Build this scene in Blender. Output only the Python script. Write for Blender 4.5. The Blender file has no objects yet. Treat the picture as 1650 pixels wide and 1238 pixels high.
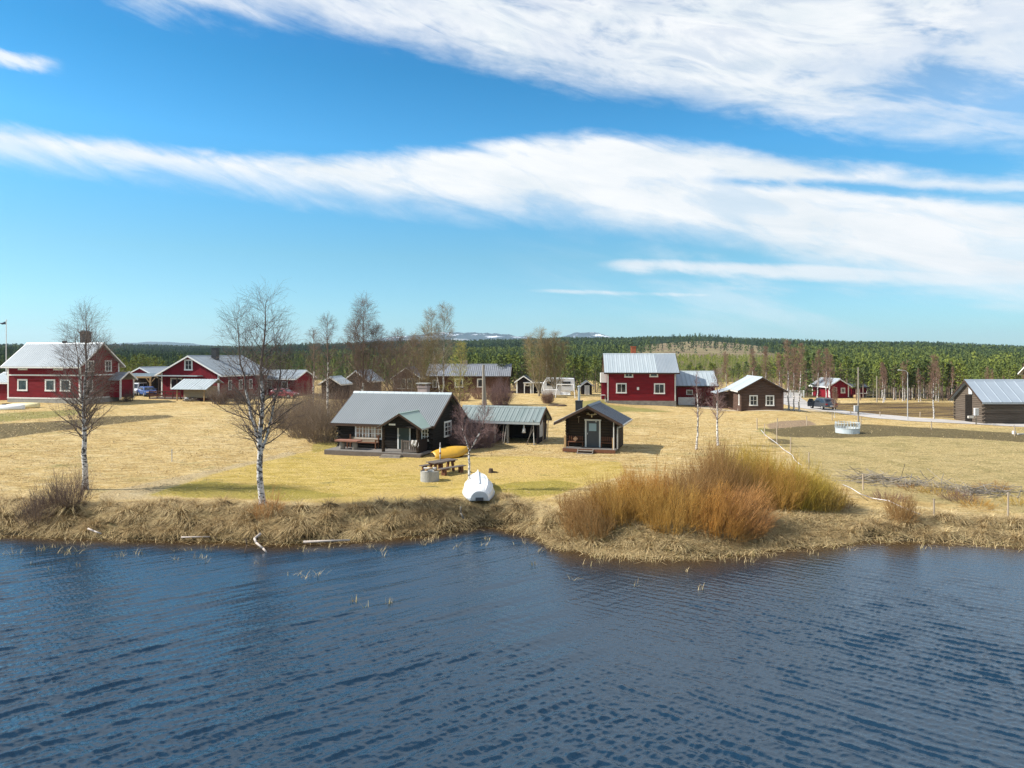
import bpy, math, random
import numpy as np
from mathutils import Vector, Matrix

random.seed(7)
RNG = np.random.default_rng(11)
R = math.radians
F, HZ, H = 1100.0, 575.0, 8.3          # focal length and horizon of the photograph (1650 px wide), eye height
scene = bpy.context.scene
COL = scene.collection


def X(px, d):
    return (px - 825.0) / F * d


def Zp(py, d):
    return H - (py - HZ) * d / F


# ------------------------------------------------------------------ scene graph helpers
def link(name, data=None, parent=None, loc=None, rotz=None):
    o = bpy.data.objects.new(name, data)
    COL.objects.link(o)
    if parent is not None:
        o.parent = parent
    if loc is not None:
        o.location = loc
    if rotz is not None:
        o.rotation_euler = (0, 0, rotz)
    return o


def tag(o, label=None, cat=None, group=None, kind=None):
    if label:
        o['label'] = label
    if cat:
        o['category'] = cat
    if group:
        o['group'] = group
    if kind:
        o['kind'] = kind
    return o


def thing(name, label, cat, loc=(0, 0, 0), rotz=0.0, group=None):
    return tag(link(name, None, None, loc, rotz), label, cat, group)


def np_mesh(name, verts, quads=None, tris=None, smooth=False):
    me = bpy.data.meshes.new(name)
    verts = np.asarray(verts, np.float32).reshape(-1, 3)
    nq = 0 if quads is None else len(quads)
    nt = 0 if tris is None else len(tris)
    loops = []
    if nq:
        loops.append(np.asarray(quads, np.int32).ravel())
    if nt:
        loops.append(np.asarray(tris, np.int32).ravel())
    loops = np.concatenate(loops)
    starts = np.concatenate([np.arange(nq) * 4, nq * 4 + np.arange(nt) * 3]).astype(np.int32)
    totals = np.concatenate([np.full(nq, 4), np.full(nt, 3)]).astype(np.int32)
    me.vertices.add(len(verts))
    me.vertices.foreach_set('co', verts.ravel())
    me.loops.add(len(loops))
    me.loops.foreach_set('vertex_index', loops)
    me.polygons.add(nq + nt)
    me.polygons.foreach_set('loop_start', starts)
    me.polygons.foreach_set('loop_total', totals)
    me.update(calc_edges=True)
    if smooth:
        me.polygons.foreach_set('use_smooth', np.ones(nq + nt, bool))
    return me


def fattr(me, name, vals):
    a = me.attributes.new(name, 'FLOAT', 'POINT')
    a.data.foreach_set('value', np.asarray(vals, np.float32).ravel())


class MB:
    """Collects shapes; build() links them as one mesh object."""

    def __init__(self):
        self.v, self.f = [], []

    def add(self, vs, fs):
        o = len(self.v)
        self.v += [tuple(p) for p in vs]
        self.f += [tuple(i + o for i in q) for q in fs]
        return self

    def box(self, x0, y0, z0, x1, y1, z1):
        x0, x1 = min(x0, x1), max(x0, x1)
        y0, y1 = min(y0, y1), max(y0, y1)
        z0, z1 = min(z0, z1), max(z0, z1)
        return self.add([(x0, y0, z0), (x1, y0, z0), (x1, y1, z0), (x0, y1, z0),
                         (x0, y0, z1), (x1, y0, z1), (x1, y1, z1), (x0, y1, z1)],
                        [(0, 3, 2, 1), (4, 5, 6, 7), (0, 1, 5, 4), (1, 2, 6, 5), (2, 3, 7, 6), (3, 0, 4, 7)])

    def bar(self, p0, p1, w, t, up=(0, 0, 1)):
        p0, p1 = Vector(p0), Vector(p1)
        d = (p1 - p0).normalized()
        u = Vector(up)
        if abs(d.dot(u)) > .97:
            u = Vector((1, 0, 0))
        s = d.cross(u).normalized()
        u = s.cross(d).normalized()
        vs = []
        for p in (p0, p1):
            for a, b in ((-1, -1), (1, -1), (1, 1), (-1, 1)):
                vs.append(p + s * (a * w / 2) + u * (b * t / 2))
        return self.add(vs, [(0, 3, 2, 1), (4, 5, 6, 7), (0, 1, 5, 4), (1, 2, 6, 5), (2, 3, 7, 6), (3, 0, 4, 7)])

    def tube(self, p0, p1, r0, r1=None, n=8, caps=True):
        r1 = r0 if r1 is None else r1
        p0, p1 = Vector(p0), Vector(p1)
        d = (p1 - p0).normalized()
        a = d.orthogonal().normalized()
        b = d.cross(a)
        vs = []
        for p, r in ((p0, r0), (p1, r1)):
            for i in range(n):
                t = 2 * math.pi * i / n
                vs.append(p + (a * math.cos(t) + b * math.sin(t)) * r)
        fs = [(i, (i + 1) % n, n + (i + 1) % n, n + i) for i in range(n)]
        if caps:
            fs += [tuple(range(n - 1, -1, -1)), tuple(range(n, 2 * n))]
        return self.add(vs, fs)

    def poly_tube(self, pts, rs, n=6):
        for i in range(len(pts) - 1):
            self.tube(pts[i], pts[i + 1], rs[i], rs[i + 1], n)
        return self

    def prism(self, poly, axis, a, b):
        """poly: 2-D outline; axis 'x': points are (y,z); 'y': (x,z); 'z': (x,y)."""
        def P(q, t):
            return {'x': (t, q[0], q[1]), 'y': (q[0], t, q[1]), 'z': (q[0], q[1], t)}[axis]
        n = len(poly)
        vs = [P(q, a) for q in poly] + [P(q, b) for q in poly]
        fs = [(i, (i + 1) % n, n + (i + 1) % n, n + i) for i in range(n)]
        fs += [tuple(range(n - 1, -1, -1)), tuple(range(n, 2 * n))]
        return self.add(vs, fs)

    def lathe(self, prof, c=(0, 0), n=20):
        vs, fs = [], []
        for r, z in prof:
            for i in range(n):
                t = 2 * math.pi * i / n
                vs.append((c[0] + r * math.cos(t), c[1] + r * math.sin(t), z))
        for k in range(len(prof) - 1):
            for i in range(n):
                j = (i + 1) % n
                fs.append((k * n + i, k * n + j, (k + 1) * n + j, (k + 1) * n + i))
        return self.add(vs, fs)

    def slope(self, x0, x1, ye, ze, yr, zr, pitch=.2, amp=.02, thick=.05, kind='wave'):
        """A ribbed metal roof slope from eave (ye,ze) to ridge (yr,zr), ribs running down the slope."""
        ln = math.hypot(yr - ye, zr - ze)
        ny, nz = -(zr - ze) / ln, (yr - ye) / ln
        if nz < 0:
            ny, nz = -ny, -nz
        xs, hs = [], []
        nrib = max(1, int(round((x1 - x0) / pitch)))
        p = (x1 - x0) / nrib
        for i in range(nrib):
            xa = x0 + i * p
            if kind == 'wave':
                for q, h in ((0, 0), (.25, amp), (.5, 0), (.75, -amp)):
                    xs.append(xa + q * p); hs.append(h)
            else:
                for q, h in ((0, 0), (.84, 0), (.88, amp), (.96, amp)):
                    xs.append(xa + q * p); hs.append(h)
        xs.append(x1); hs.append(0)
        n = len(xs)
        vs = []
        for (yy, zz) in ((ye, ze), (yr, zr)):
            vs += [(x, yy + ny * h, zz + nz * h) for x, h in zip(xs, hs)]
        for (yy, zz) in ((ye, ze), (yr, zr)):
            vs += [(x, yy - ny * thick, zz - nz * thick) for x in xs]
        fs = []
        for i in range(n - 1):
            fs.append((i, i + 1, n + i + 1, n + i))
            fs.append((2 * n + i, 3 * n + i, 3 * n + i + 1, 2 * n + i + 1))
            fs.append((i, 2 * n + i, 2 * n + i + 1, i + 1))
        fs += [(0, n, 3 * n, 2 * n), (n - 1, 3 * n - 1, 4 * n - 1, 2 * n - 1)]
        return self.add(vs, fs)

    def build(self, name, mat, parent=None, smooth=False, loc=None, rotz=None):
        me = bpy.data.meshes.new(name)
        me.from_pydata(self.v, [], self.f)
        me.update()
        if smooth:
            me.polygons.foreach_set('use_smooth', np.ones(len(me.polygons), bool))
        if mat is not None:
            me.materials.append(mat)
        return link(name, me, parent, loc, rotz)


def copy_thing(o, loc, rotz=None, scale=None, label=None, group=None):
    c = o.copy()
    COL.objects.link(c)
    c.location = loc
    if rotz is not None:
        c.rotation_euler = (0, 0, rotz)
    if scale is not None:
        c.scale = scale if hasattr(scale, '__len__') else (scale,) * 3
    if label:
        c['label'] = label
    if group:
        c['group'] = group
    for ch in list(o.children):
        d = ch.copy(); COL.objects.link(d); d.parent = c
        for g in list(ch.children):
            e = g.copy(); COL.objects.link(e); e.parent = d
    return c


# ------------------------------------------------------------------ materials
class NT:
    def __init__(self, tree):
        self.t = tree

    def n(self, typ, **kw):
        nd = self.t.nodes.new(typ)
        for k, v in kw.items():
            setattr(nd, k, v)
        return nd

    def l(self, a, b):
        self.t.links.new(a, b)

    def put(self, sock, v):
        if isinstance(v, bpy.types.NodeSocket):
            self.l(v, sock)
        else:
            sock.default_value = v

    def math(self, op, a, b=0.0, c=None, clamp=False):
        m = self.n('ShaderNodeMath', operation=op, use_clamp=clamp)
        self.put(m.inputs[0], a); self.put(m.inputs[1], b)
        if c is not None:
            self.put(m.inputs[2], c)
        return m.outputs[0]

    def mix(self, fac, a, b, blend='MIX'):
        m = self.n('ShaderNodeMix', data_type='RGBA', blend_type=blend)
        self.put(m.inputs[0], fac)
        self.put(m.inputs[6], a if isinstance(a, bpy.types.NodeSocket) else (*a[:3], 1))
        self.put(m.inputs[7], b if isinstance(b, bpy.types.NodeSocket) else (*b[:3], 1))
        return m.outputs[2]

    def noise(self, vec, scale, detail=4, rough=.55, dist=0.0):
        m = self.n('ShaderNodeTexNoise')
        if vec is not None:
            self.l(vec, m.inputs['Vector'])
        m.inputs['Scale'].default_value = scale
        m.inputs['Detail'].default_value = detail
        m.inputs['Roughness'].default_value = rough
        m.inputs['Distortion'].default_value = dist
        return m.outputs['Fac']

    def mapping(self, vec, scale=(1, 1, 1), rot=(0, 0, 0), loc=(0, 0, 0)):
        m = self.n('ShaderNodeMapping')
        self.l(vec, m.inputs['Vector'])
        m.inputs['Scale'].default_value = scale
        m.inputs['Rotation'].default_value = rot
        m.inputs['Location'].default_value = loc
        return m.outputs[0]

    def turned(self, vec, scale, ang):
        return self.mapping(self.mapping(vec, (1, 1, 1), (0, 0, ang)), scale)

    def ramp(self, fac, stops):
        m = self.n('ShaderNodeValToRGB')
        self.put(m.inputs[0], fac)
        e = m.color_ramp.elements
        while len(e) < len(stops):
            e.new(.5)
        for q, (p, c) in zip(e, stops):
            q.position = p
            q.color = (*c[:3], 1) if hasattr(c, '__len__') else (c, c, c, 1)
        return m.outputs[0]

    def sstep(self, x, a, b):
        m = self.n('ShaderNodeMapRange', interpolation_type='SMOOTHSTEP')
        self.put(m.inputs[0], x); self.put(m.inputs[1], a); self.put(m.inputs[2], b)
        return m.outputs[0]

    def attr(self, name):
        return self.n('ShaderNodeAttribute', attribute_name=name).outputs['Fac']


def base_mat(name):
    m = bpy.data.materials.new(name)
    m.use_nodes = True
    t = NT(m.node_tree)
    b = m.node_tree.nodes['Principled BSDF']
    return m, t, b


def pmat(name, c1, c2=None, scale=3.0, rough=.8, stretch=(1, 1, 1), bump=0.0, metal=0.0, lines=None, spec=None, var=0.0):
    """Two-colour noise material; lines=(axis, spacing, width, depth) cuts board or log joints; var: per-object brightness."""
    m, t, b = base_mat(name)
    tc = t.n('ShaderNodeTexCoord').outputs['Object']
    c2 = c2 or tuple(x * .75 for x in c1)
    fac = t.noise(t.mapping(tc, stretch), scale, 5, .62)
    fac2 = t.ramp(fac, [(.3, 0), (.7, 1)])
    col = t.mix(fac2, c1, c2)
    hgt = fac
    if lines:
        ax, sp, wd, dp = lines
        sep = t.n('ShaderNodeSeparateXYZ'); t.l(tc, sep.inputs[0])
        q = t.math('MULTIPLY', sep.outputs['XYZ'.index(ax)], 1.0 / sp)
        fr = t.math('FRACT', q)
        edge = t.math('MINIMUM', fr, t.math('SUBTRACT', 1.0, fr))
        ln = t.sstep(edge, 0.0, wd)
        # each board or log its own shade of wood
        wn = t.n('ShaderNodeTexWhiteNoise', noise_dimensions='1D')
        t.l(t.math('FLOOR', q), wn.inputs['W'])
        col = t.mix(t.math('MULTIPLY', wn.outputs[0], .35), col, c2)
        col = t.mix(t.math('SUBTRACT', 1.0, ln), col, tuple(x * dp for x in c2))
        hgt = t.math('ADD', t.math('MULTIPLY', fac, .25), ln)
    if var:
        oi = t.n('ShaderNodeObjectInfo').outputs['Random']
        hs = t.n('ShaderNodeHueSaturation'); t.l(col, hs.inputs['Color'])
        t.put(hs.inputs['Value'], t.math('ADD', 1 - var, t.math('MULTIPLY', oi, 2 * var)))
        col = hs.outputs[0]
    t.l(col, b.inputs['Base Color'])
    b.inputs['Roughness'].default_value = rough
    b.inputs['Metallic'].default_value = metal
    b.inputs['Specular IOR Level'].default_value = spec if spec is not None else (.5 if rough < .65 else .12)
    if bump or lines:
        bp = t.n('ShaderNodeBump')
        bp.inputs['Strength'].default_value = bump or .5
        bp.inputs['Distance'].default_value = .02
        t.l(hgt, bp.inputs['Height']); t.l(bp.outputs[0], b.inputs['Normal'])
    return m


M = {}
M['log_dark'] = pmat('dark_tarred_logs', (.009, .0075, .006), (.022, .017, .013), 4, .75, (.6, .6, 6), .5, lines=('Z', .19, .22, .35))
M['log_brown'] = pmat('weathered_brown_logs', (.060, .030, .022), (.13, .085, .066), 2.2, .85, (.5, .5, 7), .6, lines=('Z', .2, .2, .3))
M['log_grey'] = pmat('weathered_grey_logs', (.062, .044, .032), (.155, .125, .098), 1.6, .88, (.35, .35, 6), .6, lines=('Z', .22, .2, .22))
M['sauna_log'] = pmat('oiled_dark_brown_logs', (.015, .0105, .007), (.048, .031, .018), 3, .7, (.6, .6, 7), .6, lines=('Z', .2, .22, .3))
M['red_panel_h'] = pmat('falu_red_horizontal_panel', (.24, .016, .022), (.135, .011, .015), 1.3, .85, (.5, .5, 3), .3, lines=('Z', .16, .09, .55))
M['red_panel_v'] = pmat('falu_red_vertical_panel', (.245, .015, .025), (.14, .010, .017), 1.3, .85, (3, 3, .4), .3, lines=('X', .16, .09, .5))
M['brown_panel'] = pmat('brown_stained_panel', (.13, .062, .038), (.085, .045, .03), 2, .85, (3, 3, .4), .3, lines=('X', .18, .09, .5))
M['dark_panel'] = pmat('dark_brown_panel', (.014, .010, .009), (.032, .021, .017), 3, .85, (3, 3, .4), .3, lines=('X', .17, .09, .45))
M['white'] = pmat('white_painted_wood', (.78, .77, .74), (.66, .65, .62), 5, .6)
M['offwhite'] = pmat('weathered_white_wood', (.60, .58, .54), (.45, .43, .40), 5, .75)
M['dark_trim'] = pmat('dark_brown_trim', (.045, .028, .02), (.07, .045, .032), 5, .7)
M['roof_grey'] = pmat('grey_corrugated_steel', (.165, .185, .195), (.22, .24, .25), .9, .5, (1, .35, 1), 0, .2, lines=('X', .17, .5, .78))
M['roof_green'] = pmat('pale_green_painted_steel', (.30, .40, .34), (.36, .46, .40), 1.1, .45, (1, .4, 1), 0, .2)
M['roof_teal'] = pmat('grey_green_seamed_steel', (.165, .215, .205), (.26, .30, .29), .8, .45, (1, .35, 1), 0, .2, lines=('X', .42, .07, .4))
M['roof_light'] = pmat('pale_galvanised_steel', (.46, .51, .525), (.38, .43, .45), .7, .45, (1.5, .35, 1), 0, .2, lines=('X', .62, .05, .55))
M['roof_mid'] = pmat('dull_galvanised_steel', (.30, .345, .38), (.37, .41, .44), .8, .45, (1, .3, 1), 0, .2, lines=('X', .2, .15, .7))
M['roof_silver'] = pmat('silver_sheet_steel', (.33, .37, .40), (.27, .31, .34), .6, .45, (1, .3, 1), 0, .2, lines=('X', .3, .12, .6))
M['roof_barn'] = pmat('blue_grey_sheet_steel', (.37, .42, .47), (.30, .35, .40), .5, .45, (1, .3, 1), 0, .2, lines=('X', 1.15, .02, .5))
M['roof_dark'] = pmat('dark_blue_grey_steel', (.055, .065, .085), (.075, .09, .11), .8, .38, (1, .3, 1), 0, .3)
M['roof_slate'] = pmat('slate_grey_tiles', (.14, .15, .17), (.20, .21, .23), 1.5, .7, (1, 1, 1), .3)
M['door_green'] = pmat('dark_green_door', (.022, .04, .037), (.03, .052, .047), 4, .45)
M['door_grey'] = pmat('charcoal_door', (.045, .047, .055), (.055, .058, .066), 4, .45)
M['concrete'] = pmat('concrete', (.36, .35, .32), (.27, .26, .24), 6, .9, bump=.4)
M['stone'] = pmat('rubble_stone_foundation', (.28, .26, .23), (.15, .14, .13), 1.8, .9, (1, 1, 1.6), .8)
M['brick'] = pmat('orange_brick', (.42, .13, .06), (.30, .09, .05), 9, .9, (1, 1, 3), .4)
M['chimney'] = pmat('limewashed_chimney', (.40, .31, .28), (.30, .23, .21), 6, .9, bump=.4)
M['black'] = pmat('black_painted_steel', (.012, .012, .014), (.02, .02, .022), 6, .5)
M['steel'] = pmat('galvanised_pipe', (.55, .56, .57), (.45, .46, .47), 6, .35, metal=.6)
M['deck'] = pmat('grey_deck_boards', (.15, .14, .13), (.23, .21, .19), 2.5, .85, (4, .5, 1), .4, lines=('Y', .14, .08, .3))
M['grey_wood'] = pmat('silvered_wood', (.28, .25, .21), (.19, .165, .14), 4, .88, (1, 1, 1), .4)
M['post_wood'] = pmat('pale_post_wood', (.42, .34, .25), (.30, .24, .18), 5, .85, (2, 2, .5), .3, var=.15)
M['table_wood'] = pmat('dark_weathered_planks', (.10, .085, .075), (.16, .13, .11), 4, .85, (.5, 4, 1), .4)
M['red_wood'] = pmat('reddish_plank_top', (.30, .15, .11), (.22, .11, .08), 3, .7, (.5, 4, 1), .3)
M['brown_wood'] = pmat('brown_bench_wood', (.17, .075, .04), (.11, .05, .03), 4, .8, (.5, 4, 1), .3)
M['pale_wood'] = pmat('pale_sawn_timber', (.42, .28, .14), (.30, .20, .10), 3, .85, (4, .5, 4), .3)
M['firewood'] = pmat('split_firewood', (.24, .20, .16), (.12, .10, .08), 9, .9, (1, 1, 1), .6)
M['boat_white'] = pmat('white_glassfibre', (.80, .80, .79), (.72, .72, .71), 2, .3)
M['boat_grey'] = pmat('pale_grey_glassfibre', (.55, .56, .57), (.47, .48, .49), 3, .4)
M['boat_yellow'] = pmat('yellow_boat_paint', (.62, .34, .02), (.48, .27, .025), 3, .5)
M['cream'] = pmat('pale_yellow_paint', (.72, .62, .33), (.62, .53, .28), 3, .5)
M['rust'] = pmat('rusty_orange', (.34, .10, .03), (.20, .06, .025), 6, .8)
M['plastic_grey'] = pmat('grey_cabinet', (.50, .51, .52), (.43, .44, .45), 4, .5)
M['feeder'] = pmat('pale_galvanised_sheet', (.60, .66, .68), (.50, .55, .57), 2, .4, metal=.2)
M['pole'] = pmat('weathered_pole', (.33, .29, .24), (.24, .21, .175), 3, .9, (3, 3, .3), .3)
M['pole_grey'] = pmat('grey_lamp_post', (.42, .42, .42), (.34, .34, .34), 3, .5)
M['rope'] = pmat('white_electric_tape', (.70, .68, .70), (.58, .56, .58), 6, .7)
M['driftwood'] = pmat('bleached_driftwood', (.50, .44, .39), (.36, .30, .26), 4, .85, (1, 1, 1), .5)
M['stump'] = pmat('dark_stump_wood', (.10, .07, .05), (.06, .045, .035), 6, .9, bump=.6)
M['tyre'] = pmat('tyre_rubber', (.018, .018, .02), (.025, .025, .027), 8, .85)
M['car_blue'] = pmat('blue_car_paint', (.03, .075, .24), (.03, .07, .22), 2, .25)
M['car_white'] = pmat('white_car_paint', (.70, .72, .75), (.66, .68, .72), 2, .25)
M['car_dark'] = pmat('dark_slate_car_paint', (.07, .08, .10), (.065, .075, .095), 2, .22, metal=.4)
M['car_red'] = pmat('dull_red_car_paint', (.28, .05, .06), (.24, .045, .055), 2, .35)
M['lamp_glass'] = pmat('headlamp_glass', (.75, .76, .78), (.7, .7, .72), 4, .15)
M['rear_lamp'] = pmat('red_lamp_glass', (.40, .02, .02), (.35, .02, .02), 4, .2)
M['antler'] = pmat('bleached_antler', (.62, .56, .40), (.50, .45, .32), 6, .7)
M['cushion'] = pmat('orange_patterned_cushion', (.50, .22, .10), (.55, .42, .30), 14, .9)
M['textile'] = pmat('pale_textile', (.62, .60, .58), (.45, .43, .42), 5, .9)
M['hull_dark'] = pmat('dark_inner_wood', (.05, .02, .015), (.10, .04, .025), 5, .7)
M['gravel'] = pmat('pale_gravel', (.46, .43, .40), (.36, .335, .31), .8, .95, (1, 1, 1), .4)
M['pennant'] = pmat('dark_pennant_cloth', (.05, .07, .12), (.10, .10, .12), 3, .9)

# window glass, with pale reflections painted into its base colour
gm, gt, gb = base_mat('window_glass')
tc = gt.n('ShaderNodeTexCoord').outputs['Object']
gt.l(gt.ramp(gt.noise(tc, 1.6, 2), [(.35, (.012, .014, .018)), (.62, (.05, .055, .06)), (.8, (.26, .26, .25))]), gb.inputs['Base Color'])
gb.inputs['Roughness'].default_value = .06
gb.inputs['Specular IOR Level'].default_value = .7
M['glass'] = gm
gm2, gt, gb = base_mat('curtained_window_glass')
tc = gt.n('ShaderNodeTexCoord').outputs['Object']
gt.l(gt.ramp(gt.noise(gt.mapping(tc, (2.6, 2.6, .5)), 1.3, 2), [(.38, (.05, .045, .04)), (.5, (.32, .20, .14)), (.62, (.40, .36, .32))]), gb.inputs['Base Color'])
gb.inputs['Roughness'].default_value = .1
M['glass_curtain'] = gm2
gm3, gt, gb = base_mat('pale_blue_door_glass')
gb.inputs['Base Color'].default_value = (.30, .42, .48, 1)
gb.inputs['Roughness'].default_value = .1
M['glass_door'] = gm3
# ------------------------------------------------------------------ terrain
def lerp_tab(x, tab):
    xs, ys = zip(*tab)
    return np.interp(x, xs, ys)


COLS = [
    (-1.6, [(30, .9), (38, 1.0), (88, 2.35), (120, 2.3), (180, 2.0)]),
    (-.75, [(30, .9), (38, 1.0), (88, 2.30), (120, 2.3), (180, 2.0)]),
    (-.47, [(30, .9), (38, .95), (60, 1.5), (98, 2.3), (130, 2.2), (180, 2.0)]),
    (-.25, [(30, .9), (48, 1.0), (56, 1.05), (75, 1.55), (118, 1.95), (180, 2.0)]),
    (-.04, [(30, .82), (34.5, .87), (50, 1.1), (57, 1.15), (75, 1.5), (112, 2.0), (180, 2.0)]),
    (.10, [(30, .8), (45, 1.15), (52, 1.2), (75, 1.5), (98, 1.75), (118, 1.95), (180, 1.9)]),
    (.19, [(30, .8), (50, 1.2), (97, 1.4), (118, 1.6), (180, 1.6)]),
    (.30, [(30, .8), (50, 1.15), (75, 1.2), (97, 1.0), (125, 1.1), (180, 1.4)]),
    (.38, [(30, .75), (50, 1.0), (70, 1.1), (88, 1.45), (100, .9), (127, .9), (180, 1.3)]),
    (.5, [(30, .6), (50, .85), (67, .9), (93, .75), (110, .6), (130, .8), (180, 1.0)]),
    (.7, [(30, .55), (50, .7), (76, .85), (100, .7), (130, .7), (180, 1.0)]),
    (1.6, [(30, .55), (76, .85), (100, .7), (130, .7), (180, 1.0)]),
]
CU = np.array([c[0] for c in COLS])
SKYLINE = [(-600, 557), (0, 557), (200, 559), (300, 562), (400, 563), (480, 559), (540, 557), (640, 553), (700, 553), (770, 553),
           (860, 551), (900, 548), (1000, 547), (1050, 546), (1120, 547), (1200, 549), (1300, 550), (1400, 551), (1480, 552),
           (1530, 555), (1600, 559), (1650, 561), (2200, 566)]
SHORE = [(-900, 862), (-400, 864), (0, 861), (150, 867), (300, 871), (450, 876), (600, 869), (680, 863), (735, 854), (775, 846), (850, 859),
         (900, 880), (960, 890), (1050, 897), (1130, 896), (1220, 886), (1300, 878), (1400, 872), (1500, 873), (1650, 881), (2100, 886), (2600, 886)]
SH_U = [((p - 825) / F, H * F / (q - HZ)) for p, q in SHORE]


def shore_y(u):
    return lerp_tab(u, SH_U)


def land_z(u, y):
    u = np.asarray(u, float); y = np.asarray(y, float)
    zs = np.stack([lerp_tab(y, c[1]) for c in COLS])
    i = np.clip(np.searchsorted(CU, u) - 1, 0, len(CU) - 2)
    t = np.clip((u - CU[i]) / (CU[i + 1] - CU[i]), 0, 1)
    t = t * t * (3 - 2 * t)
    z0 = np.take_along_axis(zs, i[None], 0)[0]
    z1 = np.take_along_axis(zs, i[None] + 1, 0)[0]
    return z0 * (1 - t) + z1 * t


def wob(x, y, s, k):
    return (np.sin(x * s + 1.3 * k) * np.cos(y * s * .8 + 2.1 * k) + np.sin((x * .6 + y * .9) * s * 1.7 + k)) * .5


def ground(x, y):
    x = np.atleast_1d(np.asarray(x, float)); y = np.atleast_1d(np.asarray(y, float))
    yy = np.maximum(y, 4.0)
    u = x / yy
    z = land_z(u, yy)
    z = z + wob(x, y, .35, 1) * .06 + wob(x, y, 1.1, 2) * .025
    # hills
    px = 825 + u * F
    zr = (HZ - lerp_tab(px, SKYLINE)) * 1400 / F + H - 8
    t = np.clip((yy - 190) / 1210, 0, 1) ** 1.08
    hill = (zr - 1.5) * t
    clear = np.clip(1 - np.abs(u - .29) / .13, 0, 1)
    clear = clear * clear * (3 - 2 * clear)
    hill = hill + clear * 7.5 * np.exp(-((yy - 850) / 230) ** 2)
    back = np.clip((yy - 1450) / 2500, 0, 1)
    hill = hill * (1 - back)
    hill = hill + np.clip((yy - 250) / 400, 0, 1) * (wob(x, y, .012, 3) * 2.0 + wob(x, y, .0052, 7) * np.clip((1350 - yy) / 400, 0, 1) * 3.5) * (1 - back)
    z = z + hill
    # shore bank
    s = y - shore_y(np.clip(u, -1.6, 1.6))
    s = s + wob(x, y, .9, 5) * .35 + wob(x, y, 2.7, 6) * .15
    b = np.clip((s + .1) / 2.6, 0, 1)
    b = b * b * (3 - 2 * b)
    bed = np.where(s < 0, np.maximum(s * .22, -1.6) - .06, -.06 + s * .03)
    return bed * (1 - b) + np.maximum(z, .25) * b


def gz(x, y):
    return float(ground(x, y)[0])


def on(px, d, dz=0.0):
    x = X(px, d)
    return (x, d, gz(x, d) + dz)


def inpoly(px, py, poly):
    inside = np.zeros(px.shape, bool)
    n = len(poly)
    for i in range(n):
        x0, y0 = poly[i]; x1, y1 = poly[(i + 1) % n]
        c = ((y0 > py) != (y1 > py)) & (px < (x1 - x0) * (py - y0) / (y1 - y0 + 1e-9) + x0)
        inside ^= c
    return inside


nu = 640
us = np.concatenate([np.linspace(-1.5, -.84, 50, endpoint=False), np.linspace(-.84, .84, nu), np.linspace(.84, 1.5, 51)[1:]])
ys = [22.0]
while ys[-1] < 9000:
    y = ys[-1]
    ys.append(y + (.14 if y < 42 else .14 + (y - 42) * .0075 if y < 300 else 2.07 + (y - 300) * .03))
ys = np.array(ys)
UU, YY = np.meshgrid(us, ys)
XX = UU * YY
ZZ = ground(XX.ravel(), YY.ravel()).reshape(XX.shape)
nyr, nxr = XX.shape
idx = np.arange(nyr * nxr).reshape(nyr, nxr)
quads = np.stack([idx[:-1, :-1], idx[:-1, 1:], idx[1:, 1:], idx[1:, :-1]], -1).reshape(-1, 4)
gme = np_mesh('ground', np.stack([XX, YY, ZZ], -1), quads, smooth=True)
PXv = 825 + UU.ravel() * F
PYv = HZ + (H - ZZ.ravel()) * F / YY.ravel()
Yv = YY.ravel()
near = Yv < 180


def soft(mask):
    m = mask.reshape(nyr, nxr).astype(float)
    for _ in range(6):
        p = np.pad(m, 1, mode='edge')
        m = (p[:-2, 1:-1] + p[2:, 1:-1] + p[1:-1, :-2] + p[1:-1, 2:] + 2 * p[1:-1, 1:-1]) / 6
    return m.ravel()


lawn = inpoly(PXv, PYv, [(225, 800), (330, 765), (470, 733), (530, 722), (700, 738), (850, 735), (1000, 745), (1010, 765), (920, 790), (850, 815),
                         (700, 812), (560, 812), (400, 806), (300, 802)])
mow = inpoly(PXv, PYv, [(235, 798), (262, 784), (330, 776), (420, 782), (500, 790), (560, 800), (470, 806), (400, 804), (300, 801)])
mow |= inpoly(PXv, PYv, [(790, 784), (830, 778), (900, 774), (940, 780), (900, 796), (830, 802)])
mow |= inpoly(PXv, PYv, [(500, 716), (545, 708), (548, 722), (505, 730)])
mud = inpoly(PXv, PYv, [(-200, 693), (0, 683), (80, 680), (180, 671), (270, 669), (285, 672), (180, 684), (80, 696), (0, 708), (-200, 715)])
mud |= inpoly(PXv, PYv, [(1228, 693), (1290, 687), (1345, 684), (1400, 684), (1500, 690), (1700, 702), (1700, 716), (1560, 707), (1450, 703), (1340, 706), (1260, 704)])
mud |= inpoly(PXv, PYv, [(1235, 707), (1270, 708), (1280, 716), (1245, 716)])
thin = inpoly(PXv, PYv, [(1228, 690), (1700, 690), (1700, 830), (1400, 800), (1330, 770), (1260, 718)])
plough = inpoly(PXv, PYv, [(1335, 651), (1440, 649), (1545, 649), (1545, 674), (1470, 672), (1390, 667), (1335, 661)])
green = inpoly(PXv, PYv, [(925, 648), (975, 643), (980, 652), (1050, 660), (1090, 664), (1000, 664), (930, 655)])
green |= inpoly(PXv, PYv, [(-200, 664), (0, 666), (120, 660), (160, 664), (90, 672), (0, 680), (-200, 684)])
green |= inpoly(PXv, PYv, [(1222, 690), (1236, 690), (1240, 698), (1228, 700)])
patch = inpoly(PXv, PYv, [(1235, 684), (1260, 678), (1300, 677), (1318, 684), (1290, 690), (1240, 692)])
bare = inpoly(PXv, PYv, [(160, 795), (240, 778), (330, 760), (420, 740), (470, 726), (480, 732), (400, 750), (330, 768), (240, 798), (300, 806), (160, 806)])
forest = (Yv > 185) | ((Yv > 124) & (UU.ravel() > .40) & (Yv > 116))
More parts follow.
